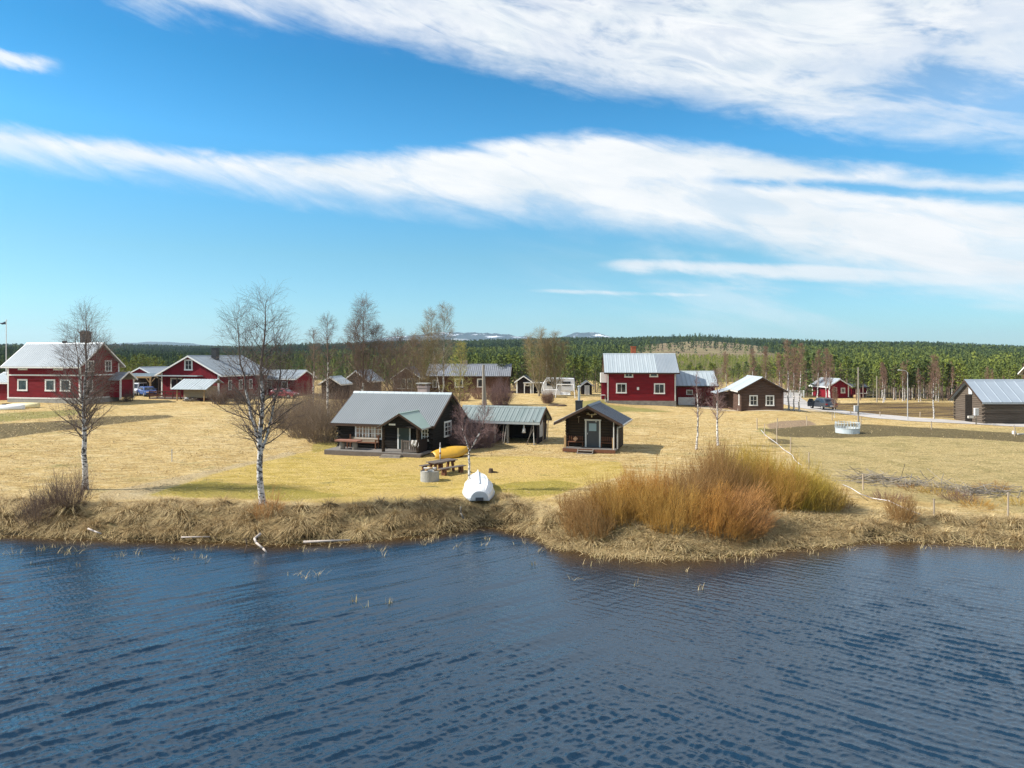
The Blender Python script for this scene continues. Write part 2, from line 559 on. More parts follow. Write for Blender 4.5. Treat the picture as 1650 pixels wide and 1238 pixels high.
cc = np.clip((.105 - np.abs(UU.ravel() - .285)) / .02, 0, 1) * np.clip((Yv - 425) / 30, 0, 1) * np.clip((880 - Yv) / 30, 0, 1)
for nm, mk in (('lawn', lawn), ('mow', mow), ('mud', mud), ('thin', thin), ('plough', plough), ('green', green), ('patch', patch), ('bare', bare)):
    fattr(gme, nm, soft(mk & near))
fattr(gme, 'forest', soft(forest))
fattr(gme, 'clearcut', cc)
sh = Yv - shore_y(np.clip(UU.ravel(), -1.6, 1.6))
fattr(gme, 'bank', np.clip(1 - (sh - 1.8) / 2.2, 0, 1) * near)

gm_, t, b = base_mat('dry_spring_grass')
pos = t.n('ShaderNodeNewGeometry').outputs['Position']
nA = t.noise(pos, .11, 5, .6)
nB = t.noise(t.mapping(pos, (.7, 1.6, 1)), .9, 6, .68)
nC = t.noise(t.mapping(pos, (1, 1.7, 1)), 5.5, 5, .7)
nD = t.noise(pos, 22, 3, .7)
col = t.ramp(nA, [(.30, (.46, .31, .115)), (.5, (.57, .40, .16)), (.68, (.62, .46, .22))])
col = t.mix(t.sstep(nB, .45, .68), col, (.66, .525, .285))
col = t.mix(t.math('MULTIPLY', t.sstep(nB, .50, .30), .7), col, (.27, .185, .075))
nG = t.noise(t.mapping(pos, (1, 2.2, 1)), 2.4, 6, .75)
col = t.mix(t.math('MULTIPLY', t.sstep(nG, .50, .36), .75), col, (.25, .165, .065))
col = t.mix(t.math('MULTIPLY', t.sstep(nG, .54, .66), .6), col, (.66, .52, .28))
col = t.mix(t.math('MULTIPLY', t.sstep(t.noise(t.mapping(pos, (.5, 1.3, 1)), .42, 6, .68), .52, .66), .55), col, (.335, .265, .10))
wA = t.sstep(t.math('ADD', t.attr('lawn'), t.math('MULTIPLY', t.math('SUBTRACT', nB, .5), .8)), .25, .75)
lawnc = t.mix(t.sstep(nB, .35, .65), (.43, .31, .070), (.59, .435, .148))
lawnc = t.mix(t.sstep(nA, .42, .6), lawnc, (.54, .385, .135))
col = t.mix(wA, col, lawnc)


nE = t.math('ADD', t.math('MULTIPLY', nB, .55), t.math('MULTIPLY', t.noise(pos, .32, 5, .65), .75))


def zone(nm, c, amount=1.0, k=.7):
    global col
    w = t.sstep(t.math('ADD', t.attr(nm), t.math('MULTIPLY', t.math('SUBTRACT', nE, .65), k * 2.2)), .2, .8)
    col = t.mix(t.math('MULTIPLY', w, amount), col, c)


zone('thin', t.mix(t.sstep(nC, .35, .62), (.33, .26, .11), (.52, .40, .19)), .8)
col = t.mix(t.math('MULTIPLY', t.math('MULTIPLY', t.attr('thin'), t.sstep(nE, .68, .52)), .55), col, (.24, .205, .075))
zone('mow', (.27, .235, .035), .65, 1.3)
zone('green', (.17, .19, .045), .65, 1.1)
zone('patch', (.27, .19, .14), .8)
zone('bare', (.47, .38, .24), .6)
zone('mud', t.mix(t.sstep(nC, .42, .62), (.095, .075, .04), (.19, .15, .07)), .93, .9)
strips = t.noise(t.mapping(pos, (.12, 1.1, 1), (0, 0, .12)), 1.0, 4, .6)
zone('plough', t.mix(t.sstep(strips, .42, .58), (.085, .055, .035), (.30, .205, .075)), 1.0, .3)
zone('forest', (.10, .085, .04), .9, .2)
zone('clearcut', t.mix(t.sstep(t.noise(pos, .05, 5), .4, .6), (.16, .115, .07), (.22, .185, .095)), 1.0, .2)
bk = t.mix(t.sstep(nC, .38, .6), (.17, .12, .055), (.52, .40, .21))
col = t.mix(t.math('MULTIPLY', t.attr('bank'), .85), col, bk)
col = t.mix(t.math('MULTIPLY', t.sstep(nC, .5, .28), .6), col, t.mix(.55, col, (.09, .06, .025)))
col = t.mix(t.math('MULTIPLY', t.sstep(nD, .55, .75), .35), col, t.mix(.5, col, (.75, .62, .38)))
# wet earth at the water line
sepz = t.n('ShaderNodeSeparateXYZ'); t.l(pos, sepz.inputs[0])
col = t.mix(t.sstep(sepz.outputs[2], .34, .08), col, (.05, .036, .018))
t.l(col, b.inputs['Base Color'])
b.inputs['Roughness'].default_value = .95
b.inputs['Specular IOR Level'].default_value = .1
bp = t.n('ShaderNodeBump'); bp.inputs['Strength'].default_value = 1.0; bp.inputs['Distance'].default_value = .30
hh = t.math('ADD', t.math('MULTIPLY', nB, 1.0), t.math('MULTIPLY', nC, .7))
t.l(hh, bp.inputs['Height']); t.l(bp.outputs[0], b.inputs['Normal'])
gme.materials.append(gm_)
tag(link('ground', gme), kind='structure')
M['grass_ground'] = gm_


# roads: a sheet following the ground
def ribbon(name, pts, width, lift, mat):
    P = [np.array(p, float) for p in pts]
    out = []
    for i in range(len(P) - 1):
        n = max(2, int(np.linalg.norm(P[i + 1] - P[i]) / .7))
        out += [P[i] + (P[i + 1] - P[i]) * k / n for k in range(n)]
    out.append(P[-1]); out = np.array(out)
    for _ in range(8):
        out[1:-1] = (out[:-2] + 2 * out[1:-1] + out[2:]) / 4
    tan = np.gradient(out, axis=0); tan /= np.linalg.norm(tan, axis=1)[:, None]
    nor = np.stack([-tan[:, 1], tan[:, 0]], 1)
    cols = 9
    V = []
    for k in range(cols):
        q = out + nor * ((k / (cols - 1) - .5) * width)
        q = q + nor * (np.sin(out[:, :1] * .9 + k) * .12)
        V.append(np.concatenate([q, (ground(q[:, 0], q[:, 1]) + lift)[:, None]], 1))
    V = np.stack(V, 1)
    n = len(out)
    ii = np.arange(n * cols).reshape(n, cols)
    qd = np.stack([ii[:-1, :-1], ii[1:, :-1], ii[1:, 1:], ii[:-1, 1:]], -1).reshape(-1, 4)
    me = np_mesh(name, V, qd, smooth=True); me.materials.append(mat)
    return tag(link(name, me), kind='structure')


def rp(px, d):
    return (X(px, d), d)


ribbon('gravel_road', [rp(2100, 67), rp(1800, 71), rp(1650, 74.5), rp(1560, 77), rp(1470, 81.5), rp(1390, 88.5), rp(1335, 95), rp(1300, 101), rp(1278, 110), rp(1270, 122), rp(1272, 140)], 4.6, .035, M['gravel'])
ribbon('farm_track', [rp(1350, 91.5), rp(1290, 92), rp(1235, 86.5), rp(1180, 90.5), rp(1140, 96.5), rp(1118, 104)], 2.4, .03, pmat('sandy_track', (.50, .42, .30), (.40, .32, .20), .9, .95, bump=.3))

# ------------------------------------------------------------------ water
wu = np.linspace(-1.15, 1.15, 1500)
wy = [5.0]
while wy[-1] < 39:
    wy.append(wy[-1] + .020 + wy[-1] * .0014)
wy = np.array(wy)
WU, WY = np.meshgrid(wu, wy)
WX = WU * WY
rs = np.random.default_rng(5)


WDX = np.zeros_like(WX); WDY = np.zeros_like(WX); WZ = np.zeros_like(WX)


def waves(n, lam0, lam1, ang, spread, slope, weight, chop=.7):
    """Trochoidal waves: n trains of given wavelengths and heading; slope is the r.m.s. steepness of the group."""
    global WDX, WDY, WZ
    for _ in range(n):
        lam = lam0 * (lam1 / lam0) ** rs.random()
        a = ang + rs.normal() * spread
        k = 2 * math.pi / lam
        A = slope * math.sqrt(2.0 / n) / k * rs.uniform(.5, 1.4)
        ph = k * (WX * math.cos(a) + WY * math.sin(a)) + rs.random() * 6.283
        w = A * weight
        c = np.cos(ph) * w * chop
        WZ += np.sin(ph) * w
        WDX += c * math.cos(a); WDY += c * math.sin(a)


wl = 1 / (1 + np.exp((WX - .5 - .12 * WY) / 2.0))          # the left swell dies out to the right
gust = .8 + .45 * wob(WX, WY, .21, 4) + .3 * wob(WX, WY, .47, 8)
gust = np.clip(gust, .3, 1.5)
shel = np.clip((shore_y(np.clip(WU, -1.25, 1.25)) - WY) / 13, .13, 1)   # calmer close to the bank
waves(26, .8, 1.8, R(124),   .14, .10, (wl * .85 + .10) * shel)
waves(60, .24, .60, R(123), .13, .25, (wl * .86 + .14) * gust * shel)
waves(60, .20, .46, R(55), .15, .30, (1.03 - wl * .9) * (.4 + .6 * gust) * shel)
waves(40, .12, .22, R(85), .5, .22, (.3 + .7 * gust) * shel ** .5)
wz = WZ - .02
n1, n2 = WX.shape
ii = np.arange(n1 * n2).reshape(n1, n2)
qd = np.stack([ii[:-1, :-1], ii[:-1, 1:], ii[1:, 1:], ii[1:, :-1]], -1).reshape(-1, 4)
V = np.stack([WX + WDX, WY + WDY, wz], -1).reshape(-1, 3)
o = len(V)
S = np.array([(-900, -500, -.12), (900, -500, -.12), (900, 60, -.12), (-900, 60, -.12)])
wme = np_mesh('lake_water', np.concatenate([V, S]), np.concatenate([qd, [[o, o + 1, o + 2, o + 3]]]), smooth=True)
shal = np.clip(1 - (shore_y(np.clip(WU, -1.25, 1.25)) - WY - .2) / (1.6 + 1.2 * (WU > .05)), 0, 1).ravel()
fattr(wme, 'shallow', np.concatenate([shal, np.zeros(4)]))
wm, t, b = base_mat('lake_water')
pos = t.n('ShaderNodeNewGeometry').outputs['Position']
t.l(t.mix(t.attr('shallow'), (.003, .021, .042), (.060, .036, .015)), b.inputs['Base Color'])
b.inputs['Roughness'].default_value = .03
b.inputs['IOR'].default_value = 1.72
mA = t.noise(t.turned(pos, (6, 17, 1), R(-36)), 1, 3, .6)
mB = t.noise(t.turned(pos, (6, 17, 1), R(36)), 1, 3, .6)
mC = t.noise(t.turned(pos, (1.4, 3.4, 1), R(10)), 1, 2, .6)
hg = t.math('ADD', t.math('ADD', mA, mB), t.math('MULTIPLY', mC, 1.2))
bp = t.n('ShaderNodeBump'); bp.inputs['Strength'].default_value = .22; bp.inputs['Distance'].default_value = .03
t.l(hg, bp.inputs['Height']); t.l(bp.outputs[0], b.inputs['Normal'])
wme.materials.append(wm)
tag(link('lake_water', wme), kind='structure')

# ------------------------------------------------------------------ far mountains
mm, t, b = base_mat('far_fell')
pos = t.n('ShaderNodeNewGeometry').outputs['Position']
sn = t.noise(t.mapping(pos, (.0032, .005, .02)), 1.0, 6, .72)
sep = t.n('ShaderNodeSeparateXYZ'); t.l(pos, sep.inputs[0])
hi = t.sstep(sep.outputs[2], 135, 195)
sf = t.math('MULTIPLY', t.sstep(sn, .565, .61), hi)
fb = t.ramp(t.noise(pos, .004, 6, .7), [(.35, (.012, .022, .030)), (.65, (.026, .040, .042))])
t.l(t.mix(sf, fb, (.75, .78, .82)), b.inputs['Base Color'])
b.inputs['Roughness'].default_value = .95
b.inputs['Specular IOR Level'].default_value = 0


def fell(prof, dist, depth, seed):
    rr = np.random.default_rng(seed)
    pxs = np.arange(prof[0][0], prof[-1][0] + .1, 1.5)
    zs = (HZ - lerp_tab(pxs, prof)) * dist / F + H
    zs = zs + np.convolve(rr.normal(0, 4.0, len(pxs) + 4), np.ones(5) / 5, 'valid') * 1.2
    rows, K = [], 14
    for k in range(K):
        s = k / (K - 1)
        prof_k = math.sin(s * math.pi) ** .8
        d = dist - depth + 2 * depth * s
        w = np.convolve(rr.normal(0, 9, len(pxs) + 8), np.ones(9) / 9, 'valid')
        rows.append(np.stack([(pxs - 825) / F * dist, np.full(len(pxs), d), (zs + 20) * prof_k - 20 + w * (1 if 0 < k < K - 1 else 0) * prof_k], 1))
    V = np.stack(rows)
    n, m = V.shape[:2]
    ii = np.arange(n * m).reshape(n, m)
    qd = np.stack([ii[:-1, :-1], ii[:-1, 1:], ii[1:, 1:], ii[1:, :-1]], -1).reshape(-1, 4)
    me = np_mesh('mountain', V, qd, smooth=True); me.materials.append(mm)
    return tag(link('mountain', me), kind='structure')


fell([(90, 575), (150, 562), (200, 554), (250, 551), (300, 553), (335, 557), (375, 564), (420, 575)], 6800, 900, 1)
fell([(440, 575), (520, 560), (580, 552), (625, 544), (655, 542), (695, 537), (740, 536), (800, 538), (850, 543), (880, 548), (920, 560), (960, 575)], 6600, 900, 2)
fell([(860, 575), (890, 549), (908, 542), (925, 537), (945, 535), (965, 537), (985, 544), (1010, 552), (1060, 575)], 7000, 500, 3)
# ------------------------------------------------------------------ vegetation: polylines -> tubes
def norm(a):
    return a / (np.linalg.norm(a, axis=-1, keepdims=True) + 1e-9)


def tubes(P, Rd, n):
    """P (B,K,3), Rd (B,K) -> verts, quads."""
    B, K, _ = P.shape
    tg = norm(np.gradient(P, axis=1))
    ref = np.where(np.abs(tg[..., 2:3]) > .9, np.array([1., 0, 0]), np.array([0, 0, 1.]))
    a = norm(np.cross(tg, ref)); b = np.cross(tg, a)
    th = np.arange(n) * 2 * math.pi / n
    ring = P[:, :, None] + Rd[..., None, None] * (a[:, :, None] * np.cos(th)[:, None] + b[:, :, None] * np.sin(th)[:, None])
    V = ring.reshape(-1, 3)
    ii = np.arange(B * K * n).reshape(B, K, n)
    j = np.roll(ii, -1, axis=2)
    q = np.stack([ii[:, :-1], j[:, :-1], j[:, 1:], ii[:, 1:]], -1).reshape(-1, 4)
    return V, q


class Tubes:
    def __init__(self):
        self.V, self.Q, self.n = [], [], 0

    def add(self, P, Rd, n):
        v, q = tubes(P, Rd, n)
        self.V.append(v); self.Q.append(q + self.n); self.n += len(v)

    def build(self, name, mat, parent=None, smooth=True):
        me = np_mesh(name, np.concatenate(self.V), np.concatenate(self.Q), smooth=smooth)
        me.materials.append(mat)
        return link(name, me, parent)


def sample(P, Rd, per, t):
    """Points, radii and tangents at params t (B,per) on each polyline."""
    B, K, _ = P.shape
    f = t * (K - 1)
    i = np.clip(f.astype(int), 0, K - 2)
    w = (f - i)[..., None]
    bi = np.arange(B)[:, None]
    p = P[bi, i] * (1 - w) + P[bi, i + 1] * w
    r = Rd[bi, i] * (1 - w[..., 0]) + Rd[bi, i + 1] * w[..., 0]
    return p.reshape(-1, 3), r.reshape(-1), norm(P[bi, i + 1] - P[bi, i]).reshape(-1, 3)


def sprout(g, P, Rd, per, t0, t1, length, ang, bend, K=4, rk=.6, r_end=.002, wob_=.06, rmin=.002, az=None):
    """Children on each polyline. length: array-like fn of t or scalar; ang: off the parent (deg); bend: +up / -droop."""
    B = len(P)
    t = t0 + (t1 - t0) * (np.arange(per)[None] + g.random((B, per))) / per
    p, r, tg = sample(P, Rd, per, t)
    n = len(p)
    L = (length(t) if callable(length) else np.full(t.shape, length)).reshape(-1) * g.uniform(.7, 1.2, n)
    phi = g.random(n) * 2 * math.pi if az is None else (np.arange(n) * 2.39996 + g.normal(0, .35, n))
    ref = np.where(np.abs(tg[:, 2:3]) > .9, np.array([1., 0, 0]), np.array([0, 0, 1.]))
    a = norm(np.cross(tg, ref)); b = np.cross(tg, a)
    th = np.radians(ang + g.normal(0, 7, n))[:, None]
    d = tg * np.cos(th) + (a * np.cos(phi)[:, None] + b * np.sin(phi)[:, None]) * np.sin(th)
    s = np.linspace(0, 1, K)
    seg = np.zeros((n, K, 3)); seg[:, 0] = p
    cur = p.copy(); dd = d.copy()
    for k in range(1, K):
        dd = norm(dd + np.array([0, 0, bend / (K - 1)]) + g.normal(0, wob_, (n, 3)))
        cur = cur + dd * (L / (K - 1))[:, None]
        seg[:, k] = cur
    r0 = np.maximum(r * rk, rmin)
    rr = r0[:, None] * (1 - s) + np.minimum(r_end, r0)[:, None] * s
    return seg, rr


bm, t, b = base_mat('birch_bark')
tcx = t.n('ShaderNodeTexCoord').outputs['Object']
n1_ = t.noise(t.mapping(tcx, (5, 5, 9)), 1.0, 5, .7)
n2_ = t.noise(t.mapping(tcx, (2.2, 2.2, 1.6)), 1.0, 4, .65)
dk = t.math('MAXIMUM', t.sstep(n1_, .51, .57), t.sstep(n2_, .53, .60))
t.l(t.mix(dk, t.mix(n2_, (.66, .63, .59), (.52, .48, .44)), (.035, .03, .028)), b.inputs['Base Color'])
b.inputs['Roughness'].default_value = .8
M['birch_bark'] = bm
M['birch_dark'] = pmat('dark_birch_limbs', (.21, .165, .138), (.14, .105, .088), 3, .85, var=.1)
M['twig_brown'] = pmat('brown_birch_twigs', (.20, .14, .105), (.13, .09, .07), 3, .85, var=.12)
M['twig_red'] = pmat('reddish_birch_twigs', (.27, .17, .125), (.20, .12, .085), 3, .85, var=.12)
M['twig_purple'] = pmat('purplish_bare_twigs', (.27, .175, .165), (.20, .13, .12), 3, .85)
M['twig_olive'] = pmat('olive_bare_twigs', (.30, .235, .125), (.22, .17, .09), 3, .85, var=.12)
M['twig_grey'] = pmat('pale_grey_twigs', (.33, .28, .20), (.25, .21, .15), 3, .85, var=.1)
M['twig_thicket'] = pmat('grey_brown_thicket_stems', (.25, .19, .135), (.17, .125, .09), 3, .85, var=.1)
M['catkin'] = pmat('yellow_green_catkins', (.42, .40, .10), (.32, .32, .08), 3, .8)


def bare_tree(name, label, loc, hgt, seed, spread=.22, r0=None, start=.22, nb=44, n2=9, n3=6, stems=((0, 0, 1),), bark='birch_bark', limb='birch_dark',
              twig_r=.0029, ang=48, droop=-.25, group=None, trunk_white=.55, cat='tree', catkin=False, up=.45, k2=.42, lean=(0, 0), f0=.03):
    """A leafless broadleaf tree: stems (dx, dy, height share) with limbs, branchlets and fine twigs."""
    g = np.random.default_rng(seed)
    r0 = r0 or hgt * .0135
    o = thing(name, label, cat, loc, 0, group)
    tr, cr = Tubes(), Tubes()
    ck = Tubes()
    K = 16
    w0 = np.cumsum(g.normal(0, .012 * hgt / K ** .5, (K, 2)), axis=0); w0[0] = 0
    for (dx, dy, hs) in stems:
        s = np.linspace(0, 1, K)
        h = hgt * hs
        P = np.zeros((1, K, 3))
        fs_ = f0 / hs
        own = np.cumsum(g.normal(0, .016 * hgt / K ** .5, (K, 2)), axis=0)
        q_ = np.clip((s - fs_) / (1 - fs_), 0, 1)
        w = w0 * np.clip(1.2 - q_[:, None], 0, 1) + (own - own[int(fs_ * K)]) * (q_[:, None] > 0)
        sp = 1 - (1 - q_) ** 1.9
        P[0, :, 0] = w[:, 0] + dx * sp + lean[0] * s
        P[0, :, 1] = w[:, 1] + dy * sp + lean[1] * s
        P[0, :, 2] = s * h - .15 * (s == 0)
        Rd = (r0 * (hs ** .7) * ((1 - s) ** .85 * .97 + .012))[None]
        Rd[0, 0] *= 1.35
        kk = int(K * trunk_white) + 1
        if hs < 1:
            Rd = Rd * (.72 + .28 * (q_ <= 0))[None]
        tr.add(P[:, :kk], Rd[:, :kk], 10)
        cr.add(P[:, kk - 1:], Rd[:, kk - 1:], 6)
        env = lambda tt: h * spread * np.clip(np.minimum((tt - start) / .10 + .45, 1.06 - ((tt - .34).clip(0) / .70) ** 1.25), .10, 1.2)
        B1, R1 = sprout(g, P, Rd, int(nb * hs), start, .97, env, ang, up, 7, .42, .006, .09, .010, az=1)
        cr.add(B1, R1, 4)
        B2, R2 = sprout(g, B1, R1, n2, .18, 1.0, lambda tt: h * spread * k2 * (1.1 - .6 * tt), 42, up * .55, 4, .55, .004, .12, twig_r * 1.3)
        cr.add(B2, R2, 3)
        if n3:
            B3, R3 = sprout(g, B2, R2, n3, .15, 1.0, lambda tt: h * spread * .27 * (1.1 - .5 * tt), 38, droop, 3, .7, twig_r * .6, .12, twig_r)
            cr.add(B3, R3, 3)
            if catkin:
                pick = g.random(len(B3)) < .5
                ck.add(B3[pick], R3[pick] * 2.2, 3)
    tr.build('trunk', M[bark], o)
    cr.build('crown', M[limb], o, smooth=False)
    if catkin and ck.V:
        ck.build('foliage', M['catkin'], o, smooth=False)
    return o


# the birches on the lot
bare_tree('birch_tree', 'tall single-stemmed birch on the bank behind two brown shore shrubs', on(137, 37.6), 9.8, 3, .265, .16, .30, 34, 8, 5, trunk_white=.72, ang=50, droop=-.12, k2=.5, stems=((.1, 0, 1.0), (-.55, .1, .88), (.75, 0, .84)), f0=.48)
bare_tree('birch_tree', 'largest birch, with a forked twin stem and rough black-marked trunk, at the water edge', on(425, 33.2), 10.3, 8, .265, .165, .30, 34, 8, 5,
          stems=((.15, 0, 1.0), (-1.15, .2, .93), (1.0, .1, .80)), trunk_white=.62, ang=48, droop=-.15, k2=.5, f0=.27)
bare_tree('birch_tree', 'slim white birch forking above the bow of the white boat', on(757, 37.3), 4.7, 21, .26, .085, .50, 18, 7, 5, stems=((.85, 0, 1.0), (-.45, .1, .95)), f0=.47,
          trunk_white=.75, ang=42, droop=.1, limb='twig_purple', twig_r=.003)
bare_tree('young_birch', 'thin white young birch, nearer the lake of the two beside the willows', on(1122, 52.5), 6.0, 31, .13, .085, .35, 24, 6, 4, ang=42, trunk_white=.7, limb='twig_purple', twig_r=.0028, up=.3, group=None)
bare_tree('young_birch', 'bushy young birch with reddish twigs, standing behind the thinner one', on(1157, 55), 6.1, 35, .20, .10, .30, 34, 8, 5, ang=44, trunk_white=.62, limb='twig_purple', twig_r=.003)
# the grove behind the dark cottage
bare_tree('birch_tree', 'slender birch rising from the thicket left of the cottage', on(530, 66), 10.8, 41, .20, .13, .35, 38, 8, 5, trunk_white=.6, limb='twig_brown', twig_r=.005)
bare_tree('birch_tree', 'low broad birch beside the slender one over the thicket', on(505, 74), 9.6, 42, .20, .11, .3, 34, 8, 5, trunk_white=.5, limb='twig_brown', twig_r=.006)
bare_tree('birch_tree', 'broad many-stemmed birch towering behind the cottage roof', on(588, 71), 12.4, 43, .26, .15, .25, 44, 9, 5, stems=((.1, 0, 1), (-1.2, .3, .86), (1.5, .4, .8)), trunk_white=.35, limb='twig_brown', twig_r=.0065, ang=40)
bare_tree('alder_tree', 'brown spreading tree at the end of the grove beside the veranda house', on(632, 78), 9.4, 44, .28, .12, .15, 40, 9, 5, stems=((.3, 0, 1), (-.9, 0, .9)), bark='twig_brown', limb='twig_brown', twig_r=.0065)
bare_tree('birch_tree', 'tall pale birch with two tops above the veranda house', on(712, 92), 13.4, 45, .21, .15, .3, 44, 9, 5, stems=((.5, 0, 1), (-1.0, 0, .94)), trunk_white=.6, limb='twig_grey', twig_r=.007)
bare_tree('alder_tree', 'olive twiggy tree in front of the veranda house', on(678, 84), 10.0, 46, .30, .12, .12, 44, 9, 5, stems=((.3, 0, 1), (-1.1, 0, .92), (1.3, 0, .85)), bark='twig_olive', limb='twig_olive', twig_r=.006)
bare_tree('birch_tree', 'yellow-green catkin birch before the brown bungalow', on(742, 76), 8.3, 47, .22, .11, .2, 36, 8, 5, bark='twig_olive', limb='twig_olive', twig_r=.0055, catkin=True)
bare_tree('birch_tree', 'grove birch with crooked grey limbs behind the chimney', on(655, 70), 8.4, 48, .30, .12, .12, 34, 8, 5, stems=((.6, 0, 1), (-.8, .2, .9)), bark='twig_grey', limb='twig_brown', twig_r=.006)
bare_tree('poplar_tree', 'broad pale olive tree with upswept limbs beside the far dark hut', on(868, 111), 10.6, 49, .30, .15, .10, 34, 8, 5, stems=((.2, 0, 1), (-1.6, 0, .90), (1.2, .2, .85)), bark='twig_grey', limb='twig_olive', twig_r=.0085, ang=32, up=.6)
bare_tree('poplar_tree', 'twin of the pale olive tree, standing before the white caravan', on(893, 112), 9.9, 50, .32, .15, .10, 34, 8, 5, stems=((.2, 0, 1), (1.7, 0, .86), (-1.2, .2, .88)), bark='twig_grey', limb='twig_olive', twig_r=.0085, ang=34, up=.6)
# birches by the road and behind the log house
for i, (px, d, h, lab) in enumerate([
        (1271, 90, 9.2, 'white-stemmed road birch nearest the brown log house'),
        (1279, 89, 8.2, 'leaning road birch, second from the brown log house'),
        (1288, 88, 8.6, 'road birch with the widest reddish crown by the driveway'),
        (1318, 112, 8.6, 'birch behind the dark car'),
        (1331, 108, 8.8, 'tallest birch at the near corner of the far red cottage'),
        (1337, 111, 8.0, 'birch touching the far red cottage roof in view'),
        (1345, 82, 3.6, 'thin sapling at the roadside ditch right of the dark car'),
        (1505, 82.5, 7.6, 'forked white birch on the road verge left of the grey barn'),
        (1423, 113, 6.6, 'dead-looking reddish birch at the edge of the ploughed field'),
        (1232, 108, 9.0, 'bare birch over the ridge of the brown log house'),
        (1212, 112, 8.6, 'reddish birch behind the back of the brown log house'),
        (1256, 118, 8.0, 'small birch between the log house and the road birches'),
        (1170, 118, 8.0, 'birch behind the annex of the red house'),
        (1148, 104, 5.2, 'bushy birch at the gable of the red house annex')]):
    bare_tree('birch_tree', lab, on(px, d), h, 60 + i, .15 if h > 4 else .22, .012 * h, .28, 36, 8, 5, limb='twig_red' if i not in (7,) else 'twig_red',
              trunk_white=.62, twig_r=.0032 + d * .00005, ang=40, group=None)

# ------------------------------------------------------------------ shrubs of bare stems
def stem_shrub(name, label, loc, hgt, rad, nst, mat, seed, side=4, r=.006, lean=(0, 0), group=None, base=.6, arch=.15, cat='shrub', fork=3):
    g = np.random.default_rng(seed)
    K = 6
    s = np.linspace(0, 1, K)
    a = g.random(nst) * 2 * math.pi
    q = np.sqrt(g.random(nst))
    bx, by = np.cos(a) * q * rad * base, np.sin(a) * q * rad * base
    out = (q * .55 + .45 * g.random(nst)) * rad * (1.1 - base) * g.uniform(.3, 1.3, nst)
    h = hgt * (1.05 - .72 * g.random(nst) ** 1.7) * (1 - .42 * q ** 2.2)
    lob = .82 + .2 * np.sin(a * 2 + seed) + .12 * np.sin(a * 5 + seed * 2.1)
    h = h * lob
    a = a + g.normal(0, .5, nst)
    P = np.zeros((nst, K, 3))
    bow = s[None] ** 1.25
    P[..., 0] = bx[:, None] + np.cos(a)[:, None] * out[:, None] * bow + lean[0] * h[:, None] * s ** 1.3
    P[..., 1] = by[:, None] + np.sin(a)[:, None] * out[:, None] * bow + lean[1] * h[:, None] * s ** 1.3
    P[..., 2] = h[:, None] * (s - arch * s ** 2 * q[:, None])
    P[:, 1:, :2] += np.cumsum(g.normal(0, .045 * hgt / 3, (nst, K - 1, 2)), axis=1)
    xg, yg = loc[0] + P[:, 0, 0], loc[1] + P[:, 0, 1]
    P[:, :, 2] += (ground(xg, yg) - loc[2] - .05)[:, None]
    Rd = r * (1.25 - s[None]) * g.uniform(.7, 1.4, nst)[:, None]
    T = Tubes()
    T.add(P, Rd, 3)
    if fork:
        B2, R2 = sprout(g, P, Rd, fork, .25, .8, hgt * .32, 22, .35, 4, .75, r * .35, .06, r * .5)
        T.add(B2, R2, 3)
    if side:
        B3, R3 = sprout(g, P, Rd, side, .3, 1, hgt * .16, 26, .3, 3, .6, r * .3, .06, r * .4)
        T.add(B3, R3, 3)
    o = T.build(name, M[mat], None, smooth=False)
    o.location = loc
    return tag(o, label, cat, group)


M['wil_orange'] = pmat('orange_willow_shoots', (.55, .285, .07), (.40, .20, .055), 1.2, .7)
M['wil_ochre'] = pmat('ochre_willow_shoots', (.55, .33, .085), (.38, .22, .06), 1.2, .7)
M['wil_brown'] = pmat('brown_willow_shoots', (.40, .235, .09), (.28, .165, .065), 1.2, .75)
M['wil_yellow'] = pmat('yellow_green_willow_shoots', (.57, .42, .075), (.42, .29, .055), 1.2, .7)
M['wil_red'] = pmat('red_brown_willow_shoots', (.50, .26, .085), (.36, .18, .07), 1.2, .7)
M['wil_olive'] = pmat('olive_brown_willow_shoots', (.52, .36, .09), (.40, .27, .07), 1.2, .75)

